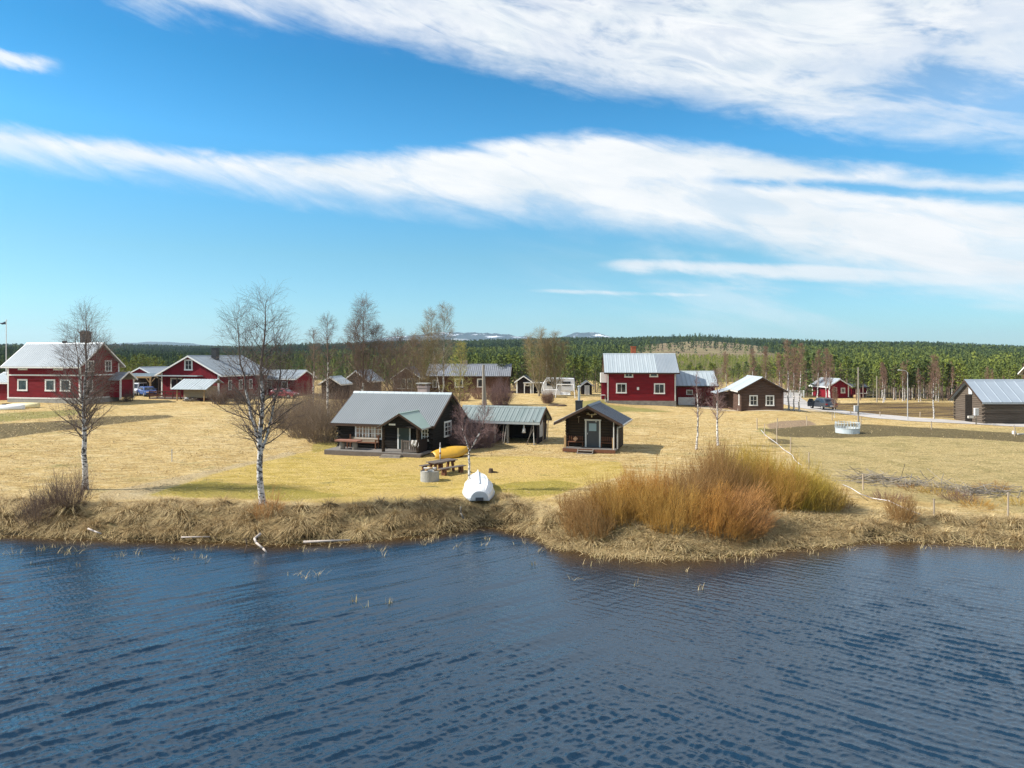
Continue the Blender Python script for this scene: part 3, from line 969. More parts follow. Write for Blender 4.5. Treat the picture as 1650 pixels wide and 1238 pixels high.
WG = 'willow shrubs in the big clump on the point'
for i, (px, d, h, r, n, m, lean, lab) in enumerate([
        (952, 30.9, 2.3, 1.5, 420, 'wil_brown', (-.1, 0), 'brown willow shrub at the boat end of the big clump'),
        (1000, 31.6, 2.7, 1.7, 560, 'wil_ochre', (-.05, 0), 'ochre willow shrub between the brown end and the orange one'),
        (1042, 32.8, 2.9, 1.5, 520, 'wil_orange', (0, 0), 'brightest orange willow shrub in the clump'),
        (1075, 30.8, 2.5, 1.7, 560, 'wil_ochre', (0, 0), 'ochre willow shrub in front of the bright orange one'),
        (1112, 32.2, 3.0, 1.6, 520, 'wil_brown', (0, 0), 'brown willow shrub in the middle of the clump'),
        (1158, 34.4, 4.1, 1.9, 620, 'wil_brown', (0, 0), 'tallest brown willow shrub at the peak of the clump'),
        (1150, 30.6, 2.4, 1.6, 520, 'wil_orange', (.1, 0), 'low orange willow shrub at the water side of the clump'),
        (1188, 30.9, 2.5, 1.4, 420, 'wil_red', (.45, 0), 'red-brown willow shrub with stems swept over to one side'),
        (1192, 35.6, 4.0, 1.6, 560, 'wil_olive', (0, 0), 'tall olive willow shrub behind the peak of the clump'),
        (1220, 37.0, 3.7, 1.4, 460, 'wil_yellow', (0, 0), 'narrow yellow-green willow shrub showing at the back of the clump'),
        (1250, 34.2, 3.2, 1.6, 560, 'wil_ochre', (.05, 0), 'ochre willow shrub between the swept stems and the yellow one'),
        (1288, 34.4, 3.2, 1.6, 640, 'wil_yellow', (.05, 0), 'bright yellow-green willow shrub at the pasture end of the clump'),
        (1322, 34.0, 2.2, 1.2, 300, 'wil_olive', (.1, 0), 'olive willow shrub beside the bright yellow one'),
        (1352, 34.2, 1.4, .9, 110, 'wil_brown', (.1, 0), 'thin low brown willow shrub trailing off into the bank')]):
    stem_shrub('willow_shrub', lab, on(px, d), h * .86, r * 1.05, int(n * .85), m, 100 + i, 4, .0085, lean, WG, .72, .1, fork=3)
for i, (px, d, h, r, n, m, lab) in enumerate([
        (62, 32.6, 2.2, 1.1, 130, 'twig_brown', 'brown stemmed shrub on the bank nearer the edge of the view'),
        (112, 33.6, 2.5, 1.2, 160, 'twig_brown', 'taller brown shrub on the bank just before the single birch'),
        (432, 32.2, 1.6, .9, 60, 'wil_red', 'sparse reddish willow shoots at the foot of the largest birch'),
        (915, 32.4, 1.6, .8, 60, 'wil_brown', 'thin bare shoots between the boat and the willow clump'),
        (1452, 32.4, 1.7, .9, 130, 'wil_brown', 'red-brown shrub alone on the bank by the slack fence tape'),
        (1430, 36.2, 1.0, 1.3, 120, 'twig_red', 'low rusty shrub behind the slack fence tape'),
        (1545, 36.6, 1.1, 1.4, 140, 'twig_red', 'rusty low shrub between the two end fence posts'),
        (1575, 35.2, .9, 1.2, 110, 'wil_ochre', 'ochre low shrub by the last fence post'),
        (1512, 38.5, .9, 1.4, 110, 'wil_olive', 'olive scrub patch on the pasture side of the fence'),
        (1598, 39.5, 1.1, 1.2, 110, 'wil_brown', 'brown scrub behind the last fence post'),
        (1640, 36.0, .9, 1.1, 90, 'wil_olive', 'olive scrub at the end of the bank'),
        (1470, 39.2, .8, 1.2, 80, 'wil_brown', 'brown scrub at the pasture edge near the brush heaps')]):
    stem_shrub('shore_shrub', lab, on(px, d), h * (1.0 if i < 5 else .72), r, n if i < 5 else int(n * .7), m, 130 + i, 4, .0075, (0, 0), None, .6, .2)
for i, (px, d, h, r, n, m, lab) in enumerate([
        (520, 57.5, 4.4, 2.2, 420, 'twig_thicket', 'dense grey-brown thicket at the back corner of the cottage'),
        (486, 60, 4.2, 2.0, 320, 'twig_thicket', 'thicket of bare stems beyond the largest birch'),
        (455, 66, 3.4, 1.9, 240, 'twig_thicket', 'low bare thicket before the long red house'),
        (505, 69, 5.0, 2.6, 320, 'twig_brown', 'tall brown thicket under the slender birch'),
        (560, 76, 4.6, 2.6, 300, 'twig_brown', 'brown thicket behind the cottage ridge'),
        (610, 82, 4.6, 2.8, 300, 'twig_brown', 'brown thicket between the grove birches and the veranda house'),
        (745, 54.6, 2.7, 1.5, 330, 'twig_purple', 'purplish shrub at the cottage gable above the yellow boat'),
        (776, 54.2, 2.5, 1.5, 330, 'twig_purple', 'purplish shrub against the long shed beside its open bays'),
        (760, 53.5, 2.3, 1.2, 220, 'twig_purple', 'purplish shrub behind the forked birch by the boat'),
        (806, 92, 3.9, 1.9, 420, 'twig_purple', 'round lilac bush beside the utility pole'),
        (883, 96, 2.0, 1.1, 260, 'twig_red', 'small round reddish bush alone on the grass before the caravan'),
        (775, 104, 2.4, 2.0, 220, 'twig_red', 'low reddish hedge bush under the bungalow windows'),
        (742, 100, 2.2, 2.0, 200, 'twig_red', 'low reddish bush at the bungalow wall corner'),
        (1128, 100, 3.2, 2.2, 150, 'twig_red', 'brown bush hiding the red house annex'),
        (1178, 99, 2.8, 1.6, 200, 'twig_red', 'brown bush by the open lean-to of the log house'),
        (1245, 124, 3.4, 2.6, 220, 'twig_red', 'brown brush behind the log house by the driveway'),
        (355, 90, 3.0, 1.8, 240, 'twig_brown', 'bare brown bush against the woodshed'),
        (390, 92, 3.2, 2.0, 240, 'twig_brown', 'bare brown bush under the long side of the red house'),
        (206, 93, 1.9, 1.1, 140, 'twig_brown', 'dark brushy shrub at the corner of the large red house')]):
    stem_shrub('bare_bush', lab, on(px, d), h * 1.12, r * 1.1, int(n * .8), m, 160 + i, 5, .006 + d * .00005, (0, 0), None, .5, .15)


# brush heaps on the pasture edge
def brush_heap(label, px, d, w, n, seed):
    g = np.random.default_rng(seed)
    x, y, z = on(px, d)
    c = np.stack([g.normal(0, w, n), g.normal(0, .5, n), np.abs(g.normal(0, .16, n))], 1)
    dr = norm(np.stack([g.normal(0, 1, n), g.normal(0, .7, n), g.normal(0, .22, n)], 1))
    L = g.uniform(.4, 1.1, n)[:, None]
    P = np.stack([c - dr * L, c + g.normal(0, .05, (n, 3)), c + dr * L], 1)
    P[..., 2] += (ground(x + P[..., 0].ravel(), y + P[..., 1].ravel()).reshape(P.shape[:2]) - z)
    P[..., 2] = np.maximum(P[..., 2], ground(x + P[..., 0].ravel(), y + P[..., 1].ravel()).reshape(P.shape[:2]) - z + .02)
    T = Tubes(); T.add(P, np.tile(np.array([.018, .016, .008]), (n, 1)) * g.uniform(.5, 1.4, (n, 1)), 4)
    o = T.build('brush_heap', M['twig_grey'] if seed % 2 else M['grey_wood'], None, False)
    o.location = (x, y, z)
    return tag(o, label, 'brush heap')


brush_heap('heap of cut branches at the fence corner behind the willow clump', 1400, 42.2, 1.0, 70, 1)
brush_heap('heap of dark branches along the pasture edge between two posts', 1450, 40.8, 1.2, 75, 2)
brush_heap('heap of pale branches in the scrub before the pasture', 1510, 39.8, 1.0, 60, 3)
brush_heap('heap of branches near the last fence post', 1585, 38.4, 1.0, 80, 4)

# ------------------------------------------------------------------ grass: tussocks, reeds, meadow tufts
def blades(P0, az, L, lean, w, droop, K=3):
    n = len(P0)
    d = np.stack([np.cos(az), np.sin(az), np.zeros(n)], 1)
    s = np.linspace(0, 1, K)
    pts = []
    for q in s:
        hor = L * lean * (q + .35 * q * q)
        ver = L * (q * (1 - .3 * lean) - droop * q * q)
        pts.append(P0 + d * hor[:, None] + np.array([0, 0, 1.]) * ver[:, None])
    pts = np.stack(pts, 1)
    side = np.stack([-np.sin(az), np.cos(az), np.zeros(n)], 1)
    wk = np.linspace(1, .25, K)
    A = pts - side[:, None] * (w[:, None, None] * wk[None, :, None])
    Bv = pts + side[:, None] * (w[:, None, None] * wk[None, :, None])
    V = np.stack([A, Bv], 2).reshape(-1, 3)
    ii = np.arange(n * K * 2).reshape(n, K, 2)
    q = np.stack([ii[:, :-1, 0], ii[:, :-1, 1], ii[:, 1:, 1], ii[:, 1:, 0]], -1).reshape(-1, 4)
    return V, q, np.repeat(np.arange(n), K * 2)


bmat, t, b = base_mat('straw_blades')
tv = t.attr('tint')
t.l(t.ramp(tv, [(.0, (.17, .11, .05)), (.35, (.39, .275, .125)), (.7, (.60, .465, .255)), (1, (.30, .27, .09))]), b.inputs['Base Color'])
b.inputs['Roughness'].default_value = .85
b.inputs['Specular IOR Level'].default_value = .15


def grass_obj(name, V, Q, tint, kind='stuff'):
    me = np_mesh(name, V, Q)
    fattr(me, 'tint', tint)
    me.materials.append(bmat)
    return tag(link(name, me), kind=kind)


g = np.random.default_rng(77)
cs = []
for _ in range(620):
    u = g.uniform(-.95, .95)
    sy = float(shore_y(u))
    wdt = 2.7 if u < .0 else 1.9
    s = g.random() ** 1.25 * wdt + .45
    px = 825 + u * F
    if (935 < px < 1400 and s > 1.2) or (px > 1400 and g.random() < .5):
        continue
    if 738 < px < 800 and s > 1.6:
        continue
    if abs(px - 425) < 12 and 1.4 < s < 2.4:
        continue
    cs.append((u * (sy + s), sy + s, s, (.2 + .36 * g.random() ** 1.4) * (1 if u < .06 else .8)))
cs = np.array(cs)
dome = MB()
DV, DQ = [], []
for (x, y, s, r) in cs:
    pass
cz = ground(cs[:, 0], cs[:, 1])
# thatched cores
nseg, nr = 9, 4
rings = []
for k in range(nr):
    f = k / (nr - 1)
    rr = cs[:, 3] * (1.0, .92, .62, .05)[k]
    zz = cz - .12 + (cs[:, 3] * 1.1) * (0, .27, .46, .52)[k]
    th = np.arange(nseg) * 2 * math.pi / nseg
    jit = 1 + g.normal(0, .13, (len(cs), nseg))
    rings.append(np.stack([cs[:, 0, None] + rr[:, None] * np.cos(th) * jit, cs[:, 1, None] + rr[:, None] * np.sin(th) * jit, np.repeat(zz[:, None], nseg, 1)], -1))
DV = np.stack(rings, 1)
ii = np.arange(len(cs) * nr * nseg).reshape(len(cs), nr, nseg)
jj = np.roll(ii, -1, 2)
DQ = np.stack([ii[:, :-1], jj[:, :-1], jj[:, 1:], ii[:, 1:]], -1).reshape(-1, 4)
dme = np_mesh('tussock_thatch', DV.reshape(-1, 3), DQ, smooth=True)
dme.materials.append(pmat('brown_thatch', (.17, .115, .05), (.075, .05, .024), 6, .95, (1, 1, .4), .8))
tag(link('tussock_grass_thatch', dme), kind='stuff')
per = 240
n = len(cs) * per
ci = np.repeat(np.arange(len(cs)), per)
az = g.random(n) * 2 * math.pi
q = np.sqrt(g.random(n))
rr = cs[ci, 3]
ox, oy = np.cos(az) * q * rr * .75, np.sin(az) * q * rr * .75
P0 = np.stack([cs[ci, 0] + ox, cs[ci, 1] + oy, cz[ci] - .1 + rr * .57 * np.sqrt(np.clip(1 - (q * .75) ** 2, 0, 1))], 1)
L = rr * g.uniform(.8, 1.7, n)
V, Q, own = blades(P0, az + g.normal(0, .35, n), L, .45 + .6 * q, g.uniform(.004, .010, n), .22 + .75 * q)
tint = (.15 + .5 * g.random(len(cs)))[ci] + g.normal(0, .2, n)
grass_obj('tussock_grass', V, Q, np.clip(tint, 0, .8)[own])

# trampled reed litter round the willow point and thin reeds standing in the shallows
n = 42000
u = np.where(g.random(n) < .55, g.uniform(.05, .50, n), g.uniform(-.85, .85, n))
s = np.where(g.random(n) < .5, g.normal(.6, .45, n), g.uniform(.25, 3.2, n))
y = shore_y(u) + s
x = u * y
z = np.maximum(ground(x, y), -.03)
V, Q, own = blades(np.stack([x, y, z], 1), g.random(n) * 6.283, g.uniform(.15, .5, n), g.uniform(.6, 1.6, n), g.uniform(.006, .012, n), g.uniform(.15, .6, n))
grass_obj('shore_litter_grass', V, Q, np.clip(g.normal(.55, .2, n), 0, 1)[own])
cl = g.uniform(-.8, .72, 260)
pxc = 825 + cl * F
keep = g.random(260) < np.where((pxc > 930) & (pxc < 1250), .8, np.where(pxc < 930, .45, .12))
cl = cl[keep]
sy = shore_y(cl)
off = -np.abs(g.normal(0, 1, len(cl))) * np.where(cl < .1, 2.0, .7) - .25
cx, cy = cl * (sy + off), sy + off
nn = g.integers(3, 16, len(cl))
ci = np.repeat(np.arange(len(cl)), nn)
n = len(ci)
P0 = np.stack([cx[ci] + g.normal(0, .16, n), cy[ci] + g.normal(0, .1, n), np.full(n, -.05)], 1)
V, Q, own = blades(P0, g.random(n) * 6.283, g.uniform(.14, .36, n), g.uniform(.1, .8, n), g.uniform(.006, .011, n), g.uniform(0, .4, n))
grass_obj('water_reeds_grass', V, Q, np.clip(g.normal(.6, .2, n), 0, 1)[own])
# two far reed tufts in open water
pts = []
for px, py, k in ((571, 968, 14), (627, 972, 16), (590, 978, 5), (1025, 944, 10), (1130, 950, 8)):
    d = H * F / (py - HZ)
    for _ in range(k):
        pts.append((X(px, d) + g.normal(0, .07), d + g.normal(0, .05), -.05))
P0 = np.array(pts); n = len(P0)
V, Q, own = blades(P0, g.random(n) * 6.283, g.uniform(.2, .36, n), g.uniform(.1, .6, n), g.uniform(.006, .01, n), g.uniform(0, .4, n))
grass_obj('open_water_reeds_grass', V, Q, np.clip(g.normal(.65, .2, n), 0, 1)[own])

# short meadow tufts over the fields
n = 150000
u = g.uniform(-.86, .86, n)
y = np.exp(g.uniform(math.log(32.5), math.log(78), n))
x = u * y
px = 825 + u * F
z = ground(x, y)
py = HZ + (H - z) * F / y
ok = (y > shore_y(u) + 1.8)
lw = inpoly(px, py, [(225, 800), (330, 765), (470, 733), (530, 722), (700, 738), (850, 735), (1000, 745), (1010, 765), (920, 790), (850, 815), (700, 812), (560, 812), (400, 806), (300, 802)])
ok &= ~(lw & (g.random(n) < .8))
clump = wob(x, y, 1.3, 9) + g.normal(0, .5, n)
ok &= (clump > -.1) & ((u < .33) | ((g.random(n) < .12) & (y > 40)))
x, y, z = x[ok], y[ok], z[ok]
n = len(x)
V, Q, own = blades(np.stack([x, y, z - .01], 1), g.random(n) * 6.283, g.uniform(.07, .2, n), g.uniform(.5, 1.4, n), g.uniform(.01, .024, n) * (y / 45), g.uniform(.1, .5, n), 2)
tt = np.clip(g.normal(.5, .2, n), 0, .9)
grass_obj('meadow_grass', V, Q, tt[own])

# ------------------------------------------------------------------ conifers
fm, t, b = base_mat('conifer_needles')
oi = t.n('ShaderNodeObjectInfo').outputs['Random']
tn = t.math('FRACT', t.math('ADD', t.attr('tint'), t.math('MULTIPLY', oi, .35)))
c = t.ramp(t.math('ADD', t.math('MULTIPLY', t.attr('tint'), .7), t.math('MULTIPLY', oi, .3)),
           [(.0, (.028, .050, .026)), (.35, (.078, .108, .042)), (.65, (.165, .195, .038)), (1, (.28, .30, .04))])
t.l(c, b.inputs['Base Color'])
b.inputs['Roughness'].default_value = .75
b.inputs['Specular IOR Level'].default_value = .05
M['needles'] = fm
ff, t, b = base_mat('far_conifer_needles')
t.l(t.ramp(t.attr('tint'), [(.0, (.022, .040, .024)), (.35, (.056, .082, .036)), (.65, (.125, .150, .036)), (1, (.24, .255, .045))]), b.inputs['Base Color'])
b.inputs['Roughness'].default_value = .9
b.inputs['Specular IOR Level'].default_value = 0
geo = t.n('ShaderNodeNewGeometry')
va = t.n('ShaderNodeVectorMath', operation='SCALE'); t.l(geo.outputs['Normal'], va.inputs[0]); va.inputs['Scale'].default_value = .55
vb = t.n('ShaderNodeVectorMath', operation='ADD'); t.l(va.outputs[0], vb.inputs[0]); vb.inputs[1].default_value = (0, 0, .5)
vc = t.n('ShaderNodeVectorMath', operation='NORMALIZE'); t.l(vb.outputs[0], vc.inputs[0])
t.l(vc.outputs[0], b.inputs['Normal'])
M['needles_far'] = ff
M['pine_trunk'] = pmat('pine_bark', (.27, .20, .16), (.16, .12, .10), 2, .9, (1, 1, .4), var=.2)


def conifer_parts(seed, hgt, kind):
    """Trunk and crown meshes; crown: needle sprays on branch whorls."""
    g = np.random.default_rng(seed)
    T = Tubes()
    K = 7
    s = np.linspace(0, 1, K)
    P = np.zeros((1, K, 3)); P[0, :, 2] = s * hgt * .97 - .2 * (s == 0)
    P[0, :, :2] = np.cumsum(g.normal(0, .03, (K, 2)), 0)
    Rd = (.017 * hgt * (1 - s * .9))[None]
    T.add(P, Rd, 6)
    lo = .38 if kind == 'pine' else .08
    nb = 60 if kind == 'pine' else 80
    if kind == 'pine':
        env = lambda tt: hgt * .19 * np.clip(np.minimum((tt - .36) / .15 + .3, 1.12 - ((tt - .5).clip(0) / .55) ** 1.6), .12, 1.1)
        B1, R1 = sprout(g, P, Rd, nb, lo, .99, env, 68, .35, 4, .25, .006, .12, .012, az=1)
    else:
        env = lambda tt: hgt * .20 * np.clip(1.04 - tt, .04, 1)
        B1, R1 = sprout(g, P, Rd, nb, lo, .99, env, 88, -.25, 4, .2, .006, .08, .01, az=1)
    T.add(B1, R1, 3)
    m = 9
    tpar = g.uniform(.25, 1.05, (len(B1), m)).clip(0, 1)
    p, r, tg = sample(B1, R1, m, tpar)
    n = len(p)
    p = p + g.normal(0, .10 + .02 * hgt, (n, 3)) * np.array([1, 1, .6]) * .5
    sz = g.uniform(.10, .22, n) * (hgt / 9) ** .5
    a = norm(g.normal(0, 1, (n, 3)) * np.array([1, 1, .55])); c_ = norm(np.cross(a, g.normal(0, 1, (n, 3))))
    V = np.stack([p - a * sz[:, None] * 1.3, p + c_ * sz[:, None] * .7, p + a * sz[:, None] * 1.3, p - c_ * sz[:, None] * .7], 1).reshape(-1, 3)
    Q = np.arange(n * 4).reshape(n, 4)
    tint = np.repeat((.5 + g.normal(0, .14, len(B1)))[:, None], m, 1).ravel() + g.normal(0, .1, n)
    if kind == 'spruce':
        tint = tint * .45
    cm = np_mesh(kind + '_crown', V, Q)
    fattr(cm, 'tint', np.repeat(np.clip(tint, 0, 1), 4))
    cm.materials.append(M['needles'])
    tm = np_mesh(kind + '_trunk', np.concatenate(T.V), np.concatenate(T.Q), smooth=True)
    tm.materials.append(M['pine_trunk'])
    return tm, cm


PINES = [conifer_parts(200 + i, 9.0, 'pine') for i in range(6)]
SPRUCES = [conifer_parts(220 + i, 9.0, 'spruce') for i in range(4)]


def plant_conifer(px, d, h, kind, label, group, g):
    tm, cm = (PINES if kind == 'pine' else SPRUCES)[g.integers(0, 6 if kind == 'pine' else 4)]
    o = thing(kind + '_tree', label, kind + ' tree', on(px, d, -.05), g.random() * 6.28, group)
    w = g.uniform(.85, 1.2)
    o.scale = (h / 9 * w, h / 9 * w, h / 9)
    link('trunk', tm, o); link('crown', cm, o)


g = np.random.default_rng(5)
GP = 'pines along the forest edge behind the village'
LP = 'green pine in the front ranks of the forest behind the village'
for px0, px1, d0, d1, k, h0, h1 in ((1380, 1550, 118, 140, 76, 5.4, 7.2), (1545, 1720, 112, 140, 22, 4.6, 6.4), (1255, 1385, 134, 160, 34, 5.6, 8), (795, 975, 121, 150, 66, 4.8, 7), (175, 262, 135, 175, 24, 4.8, 6.8), (395, 470, 130, 170, 16, 5, 7), (640, 800, 128, 160, 26, 4.6, 6.6), (1095, 1255, 150, 190, 30, 4, 6)):
    for _ in range(k):
        plant_conifer(g.uniform(px0, px1), g.uniform(d0, d1), g.uniform(h0, h1), 'pine', LP, GP, g)
GS = 'spruces along the forest edge behind the village'
LS = 'dark spire-shaped spruce in the front ranks of the forest behind the village'
for px, d, h in ((926, 121, 6.6), (940, 150, 7), (1300, 128, 8.8), (1312, 140, 8.6), (812, 145, 7), (215, 150, 7), (232, 140, 6), (655, 150, 8), (1535, 128, 6), (1372, 140, 7), (1215, 165, 7), (405, 150, 7)):
    plant_conifer(px, d, h, 'spruce', LS, GS, g)
# small front birches of the right-hand wood: one mesh pair, copied
proto = bare_tree('wood_birch', 'slim pale birch trunk among the pines at the edge of the wood', on(1440, 121), 5.6, 90, .14, .075, .35, 26, 6, 4, trunk_white=.66, limb='twig_red', twig_r=.009, ang=38,
                  group='birches among the pines at the edge of the wood')
for i in range(44):
    if i < 26:
        px, d = g.uniform(1405, 1545), g.uniform(114.5, 128)
    elif i < 36:
        px, d = g.uniform(1560, 1680), g.uniform(108, 125)
    else:
        px, d = g.uniform(1265, 1400), g.uniform(130, 145)
    sc = g.uniform(.75, 1.25)
    copy_thing(proto, on(px, d, -.05), g.random() * 6.28, (sc * .9, sc * .9, sc))


# the forest on the hills: one mass of trees
def forest_mass(name, n, y0, y1, u0, u1, hh, leaves, seed, keepf):
    g = np.random.default_rng(seed)
    y = np.sqrt(g.uniform(y0 * y0, y1 * y1, n))
    u = g.uniform(u0, u1, n)
    k = keepf(u, y, g)
    y, u = y[k], u[k]
    x = u * y
    z = ground(x, y)
    n = len(x)
    young = (np.abs(u - .285) < .12) & (y < 470)
    h = g.uniform(hh[0], hh[1], n) * np.where(young, .45, 1)
    stand = np.tanh(3 * np.sin(x * .0085 + 2 * np.sin(y * .006 + x * .002)) * np.cos(y * .0105 + x * .003 + 1.0))
    h = h * np.where(y > 240, 1 + .20 * stand, 1)
    spire = g.random(n) < .55 - .25 * stand
    wd = h * np.where(spire, g.uniform(.10, .15, n), g.uniform(.15, .21, n))
    f = g.random((n, leaves)) ** 1.15
    base = np.where(spire, .08, .28)[:, None]
    hz = base + (1 - base) * f
    rad = np.where(spire[:, None], (1 - f) ** .9 + .03, np.sqrt(np.clip(1 - (f - .25) ** 2 / .58, .02, 1))) * wd[:, None]
    a = g.random((n, leaves)) * 6.283
    rr = rad * np.sqrt(g.uniform(.3, 1, (n, leaves)))
    C_ = np.stack([x[:, None] + np.cos(a) * rr, y[:, None] + np.sin(a) * rr, z[:, None] - .3 + hz * h[:, None]], -1)
    sz = (h / (leaves ** .5) * .36)[:, None] * g.uniform(.6, 1.25, (n, leaves))
    out = np.stack([np.cos(a), np.sin(a), np.full_like(a, -.35)], -1)
    sd = np.stack([-np.sin(a), np.cos(a), g.normal(0, .25, a.shape)], -1)
    up = np.array([0, 0, 1.])
    V = np.stack([C_ + up * sz[..., None] * 1.15 - out * sz[..., None] * .25, C_ - sd * sz[..., None] * .8 + out * sz[..., None] * .5, C_ + sd * sz[..., None] * .8 + out * sz[..., None] * .5], 2).reshape(-1, 3)
    # a spire tip
    tip = np.stack([np.stack([x, y, z + h], -1), np.stack([x - wd * .35, y, z + h * .72], -1), np.stack([x + wd * .35, y, z + h * .72], -1)], 1).reshape(-1, 3)
    T = np.arange(n * leaves * 3 + n * 3).reshape(-1, 3)
    me = np_mesh(name, np.concatenate([V, tip]), None, T)
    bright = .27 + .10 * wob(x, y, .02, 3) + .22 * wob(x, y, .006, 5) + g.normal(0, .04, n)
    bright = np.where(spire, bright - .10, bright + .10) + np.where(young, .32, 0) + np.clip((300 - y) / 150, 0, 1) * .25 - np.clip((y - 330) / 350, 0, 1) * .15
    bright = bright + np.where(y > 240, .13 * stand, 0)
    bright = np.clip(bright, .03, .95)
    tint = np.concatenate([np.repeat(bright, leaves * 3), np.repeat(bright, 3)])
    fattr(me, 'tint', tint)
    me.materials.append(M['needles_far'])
    return tag(link(name, me), kind='stuff')


def edge(u):
    return lerp_tab(u, [(-1, 170), (-.62, 150), (-.5, 160), (-.3, 150), (-.2, 145), (-.05, 128), (.02, 128), (.14, 128), (.22, 170), (.36, 150), (.42, 140), (.5, 132), (.72, 126), (1, 126)])


def keep_near(u, y, g):
    k = y > edge(u)
    k &= ~((np.abs(u - .285) < .10) & (y > 425))
    return k


def keep_far(u, y, g):
    k = ~((np.abs(u - .285) < .105 + .02 * np.sin(y * .05)) & (y > 400) & (y < 880) & (g.random(len(u)) > .12))
    return k


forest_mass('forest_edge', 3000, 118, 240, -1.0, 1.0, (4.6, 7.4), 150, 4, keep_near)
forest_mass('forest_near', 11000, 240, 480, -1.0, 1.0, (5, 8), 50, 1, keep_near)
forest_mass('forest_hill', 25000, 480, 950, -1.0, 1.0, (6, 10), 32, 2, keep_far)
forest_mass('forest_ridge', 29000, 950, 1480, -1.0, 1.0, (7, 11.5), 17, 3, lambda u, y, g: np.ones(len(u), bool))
# ------------------------------------------------------------------ houses
class House:
    """Ridge along local X; front = -Y. rot: clockwise turn of the front (deg). side='front' or 'gable' says which face looks at the lake."""

    def __init__(self, name, label, cat, A, rot, W, D, z0, hw, rise, side='front', ov_e=.45, ov_g=.45):
        r = R(rot)
        e = np.array([math.cos(r), -math.sin(r)]); n = np.array([math.sin(r), math.cos(r)])
        A = np.array(A[:2], float)
        if side == 'front':
            c = A + e * W / 2 + n * D / 2; rz = -r
        else:
            c = A + e * D / 2 + n * W / 2; rz = -(math.pi / 2 + r)
        self.o = thing(name, label, cat, (c[0], c[1], z0), rz)
        self.W, self.D, self.hw, self.rise, self.oe, self.og = W, D, hw, rise, ov_e, ov_g

    def walls(self, mat, z=0.0, name='wall', t=None):
        W, D, hw, rise = self.W / 2, self.D / 2, self.hw, self.rise
        m = MB()
        m.prism([(-D, z), (D, z), (D, hw), (0, hw + rise), (-D, hw)], 'x', -W, W)
        m.build(name, mat, self.o)

    def plinth(self, mat, z0, z1, out=.03):
        W, D = self.W / 2 + out, self.D / 2 + out
        MB().box(-W, -D, z0, W, D, z1).build('foundation', mat, self.o)

    def roof(self, mat, pitch=.2, amp=.02, kind='wave', trim=None, thick=.09, fascia=None, ridge=None, second=None):
        W, D, hw, rise, oe, og = self.W / 2, self.D / 2, self.hw, self.rise, self.oe, self.og
        k = rise / D
        lift = .05
        ye, ze = D + oe, hw - oe * k + lift
        zr = hw + rise + lift
        x0, x1 = -W - og, W + og
        m = MB()
        if second:
            m.slope(x0, second[0], -ye, ze, -.001, zr, pitch, amp, thick, kind)
        else:
            m.slope(x0, x1, -ye, ze, -.001, zr, pitch, amp, thick, kind)
        m.slope(x0, x1, ye, ze, .001, zr, pitch, amp, thick, kind)
        ro = m.build('roof', mat, self.o)
        if second:
            MB().slope(second[0] + .01, x1, -ye, ze - .01, -.001, zr - .01, second[2], amp, thick, kind).build('roof_sheet', second[1], ro)
        MB().prism([(-.16, zr - .16 * k - .0), (0, zr + .04), (.16, zr - .16 * k), (.16, zr - .16 * k + .035), (0, zr + .085), (-.16, zr - .16 * k + .035)], 'x', x0 - .02, x1 + .02).build('ridge_cap', ridge or mat, ro)
        if trim:
            for xx in (x0, x1):
                sx = -1 if xx < 0 else 1
                b_ = MB()
                for sy in (-1, 1):
                    b_.prism([(sy * (ye + .01), ze - .2), (sy * (ye + .01), ze - .01), (0, zr + .01), (0, zr - .2)], 'x', xx - .035 + sx * .03, xx + .035 + sx * .03)
                b_.build('barge_board', trim, self.o)
            for sy in (-1, 1):
                MB().box(x0, sy * (ye + .002), ze - .21, x1, sy * (ye + .04), ze - .03).build('fascia', fascia or trim, self.o)
        self.ye, self.ze, self.zr = ye, ze, zr

    def face(self, f):
        W, D = self.W / 2, self.D / 2
        return {'front': lambda a, z, out: (-W + a, -D - out, z), 'back': lambda a, z, out: (W - a, D + out, z),
                'right': lambda a, z, out: (W + out, -D + a, z), 'left': lambda a, z, out: (-W - out, D - a, z)}[f]

    def panel(self, f, a0, a1, z0, z1, o0, o1, name, mat, parent=None):
        P = self.face(f)
        p, q = P(a0, z0, o0), P(a1, z1, o1)
        return MB().box(*p, *q).build(name, mat, parent or self.o)

    def window(self, f, a0, a1, z0, z1, cols=1, rows=1, fw=.11, mat=None, glass=None, sash=None, name='window', cross=None):
        mat = mat or M['white']
        P = self.face(f)
        m = MB()

        def bx(b0, b1, y0, y1, o0, o1):
            m.box(*P(b0, y0, o0), *P(b1, y1, o1))
        bx(a0, a1, z1 - fw, z1, -.02, .05); bx(a0 - .03, a1 + .03, z0, z0 + fw, -.02, .065)
        bx(a0, a0 + fw, z0 + fw, z1 - fw, -.02, .048); bx(a1 - fw, a1, z0 + fw, z1 - fw, -.02, .048)
        ia, ib, iz, it = a0 + fw, a1 - fw, z0 + fw, z1 - fw
        mw = .05 if cols < 3 else .045
        for k in range(1, cols):
            c = ia + (ib - ia) * k / cols
            w_ = mw if (cross is None or k % cross) else .09
            bx(c - w_ / 2, c + w_ / 2, iz, it, -.02, .040)
        for k in range(1, rows):
            c = iz + (it - iz) * k / rows
            bx(ia, ib, c - .018, c + .018, -.02, .034)
        w = m.build(name, mat, self.o)
        m2 = MB(); m2.box(*P(ia - .01, iz - .01, -.03), *P(ib + .01, it + .01, .014))
        m2.build('pane', glass or M['glass'], w)
        return w

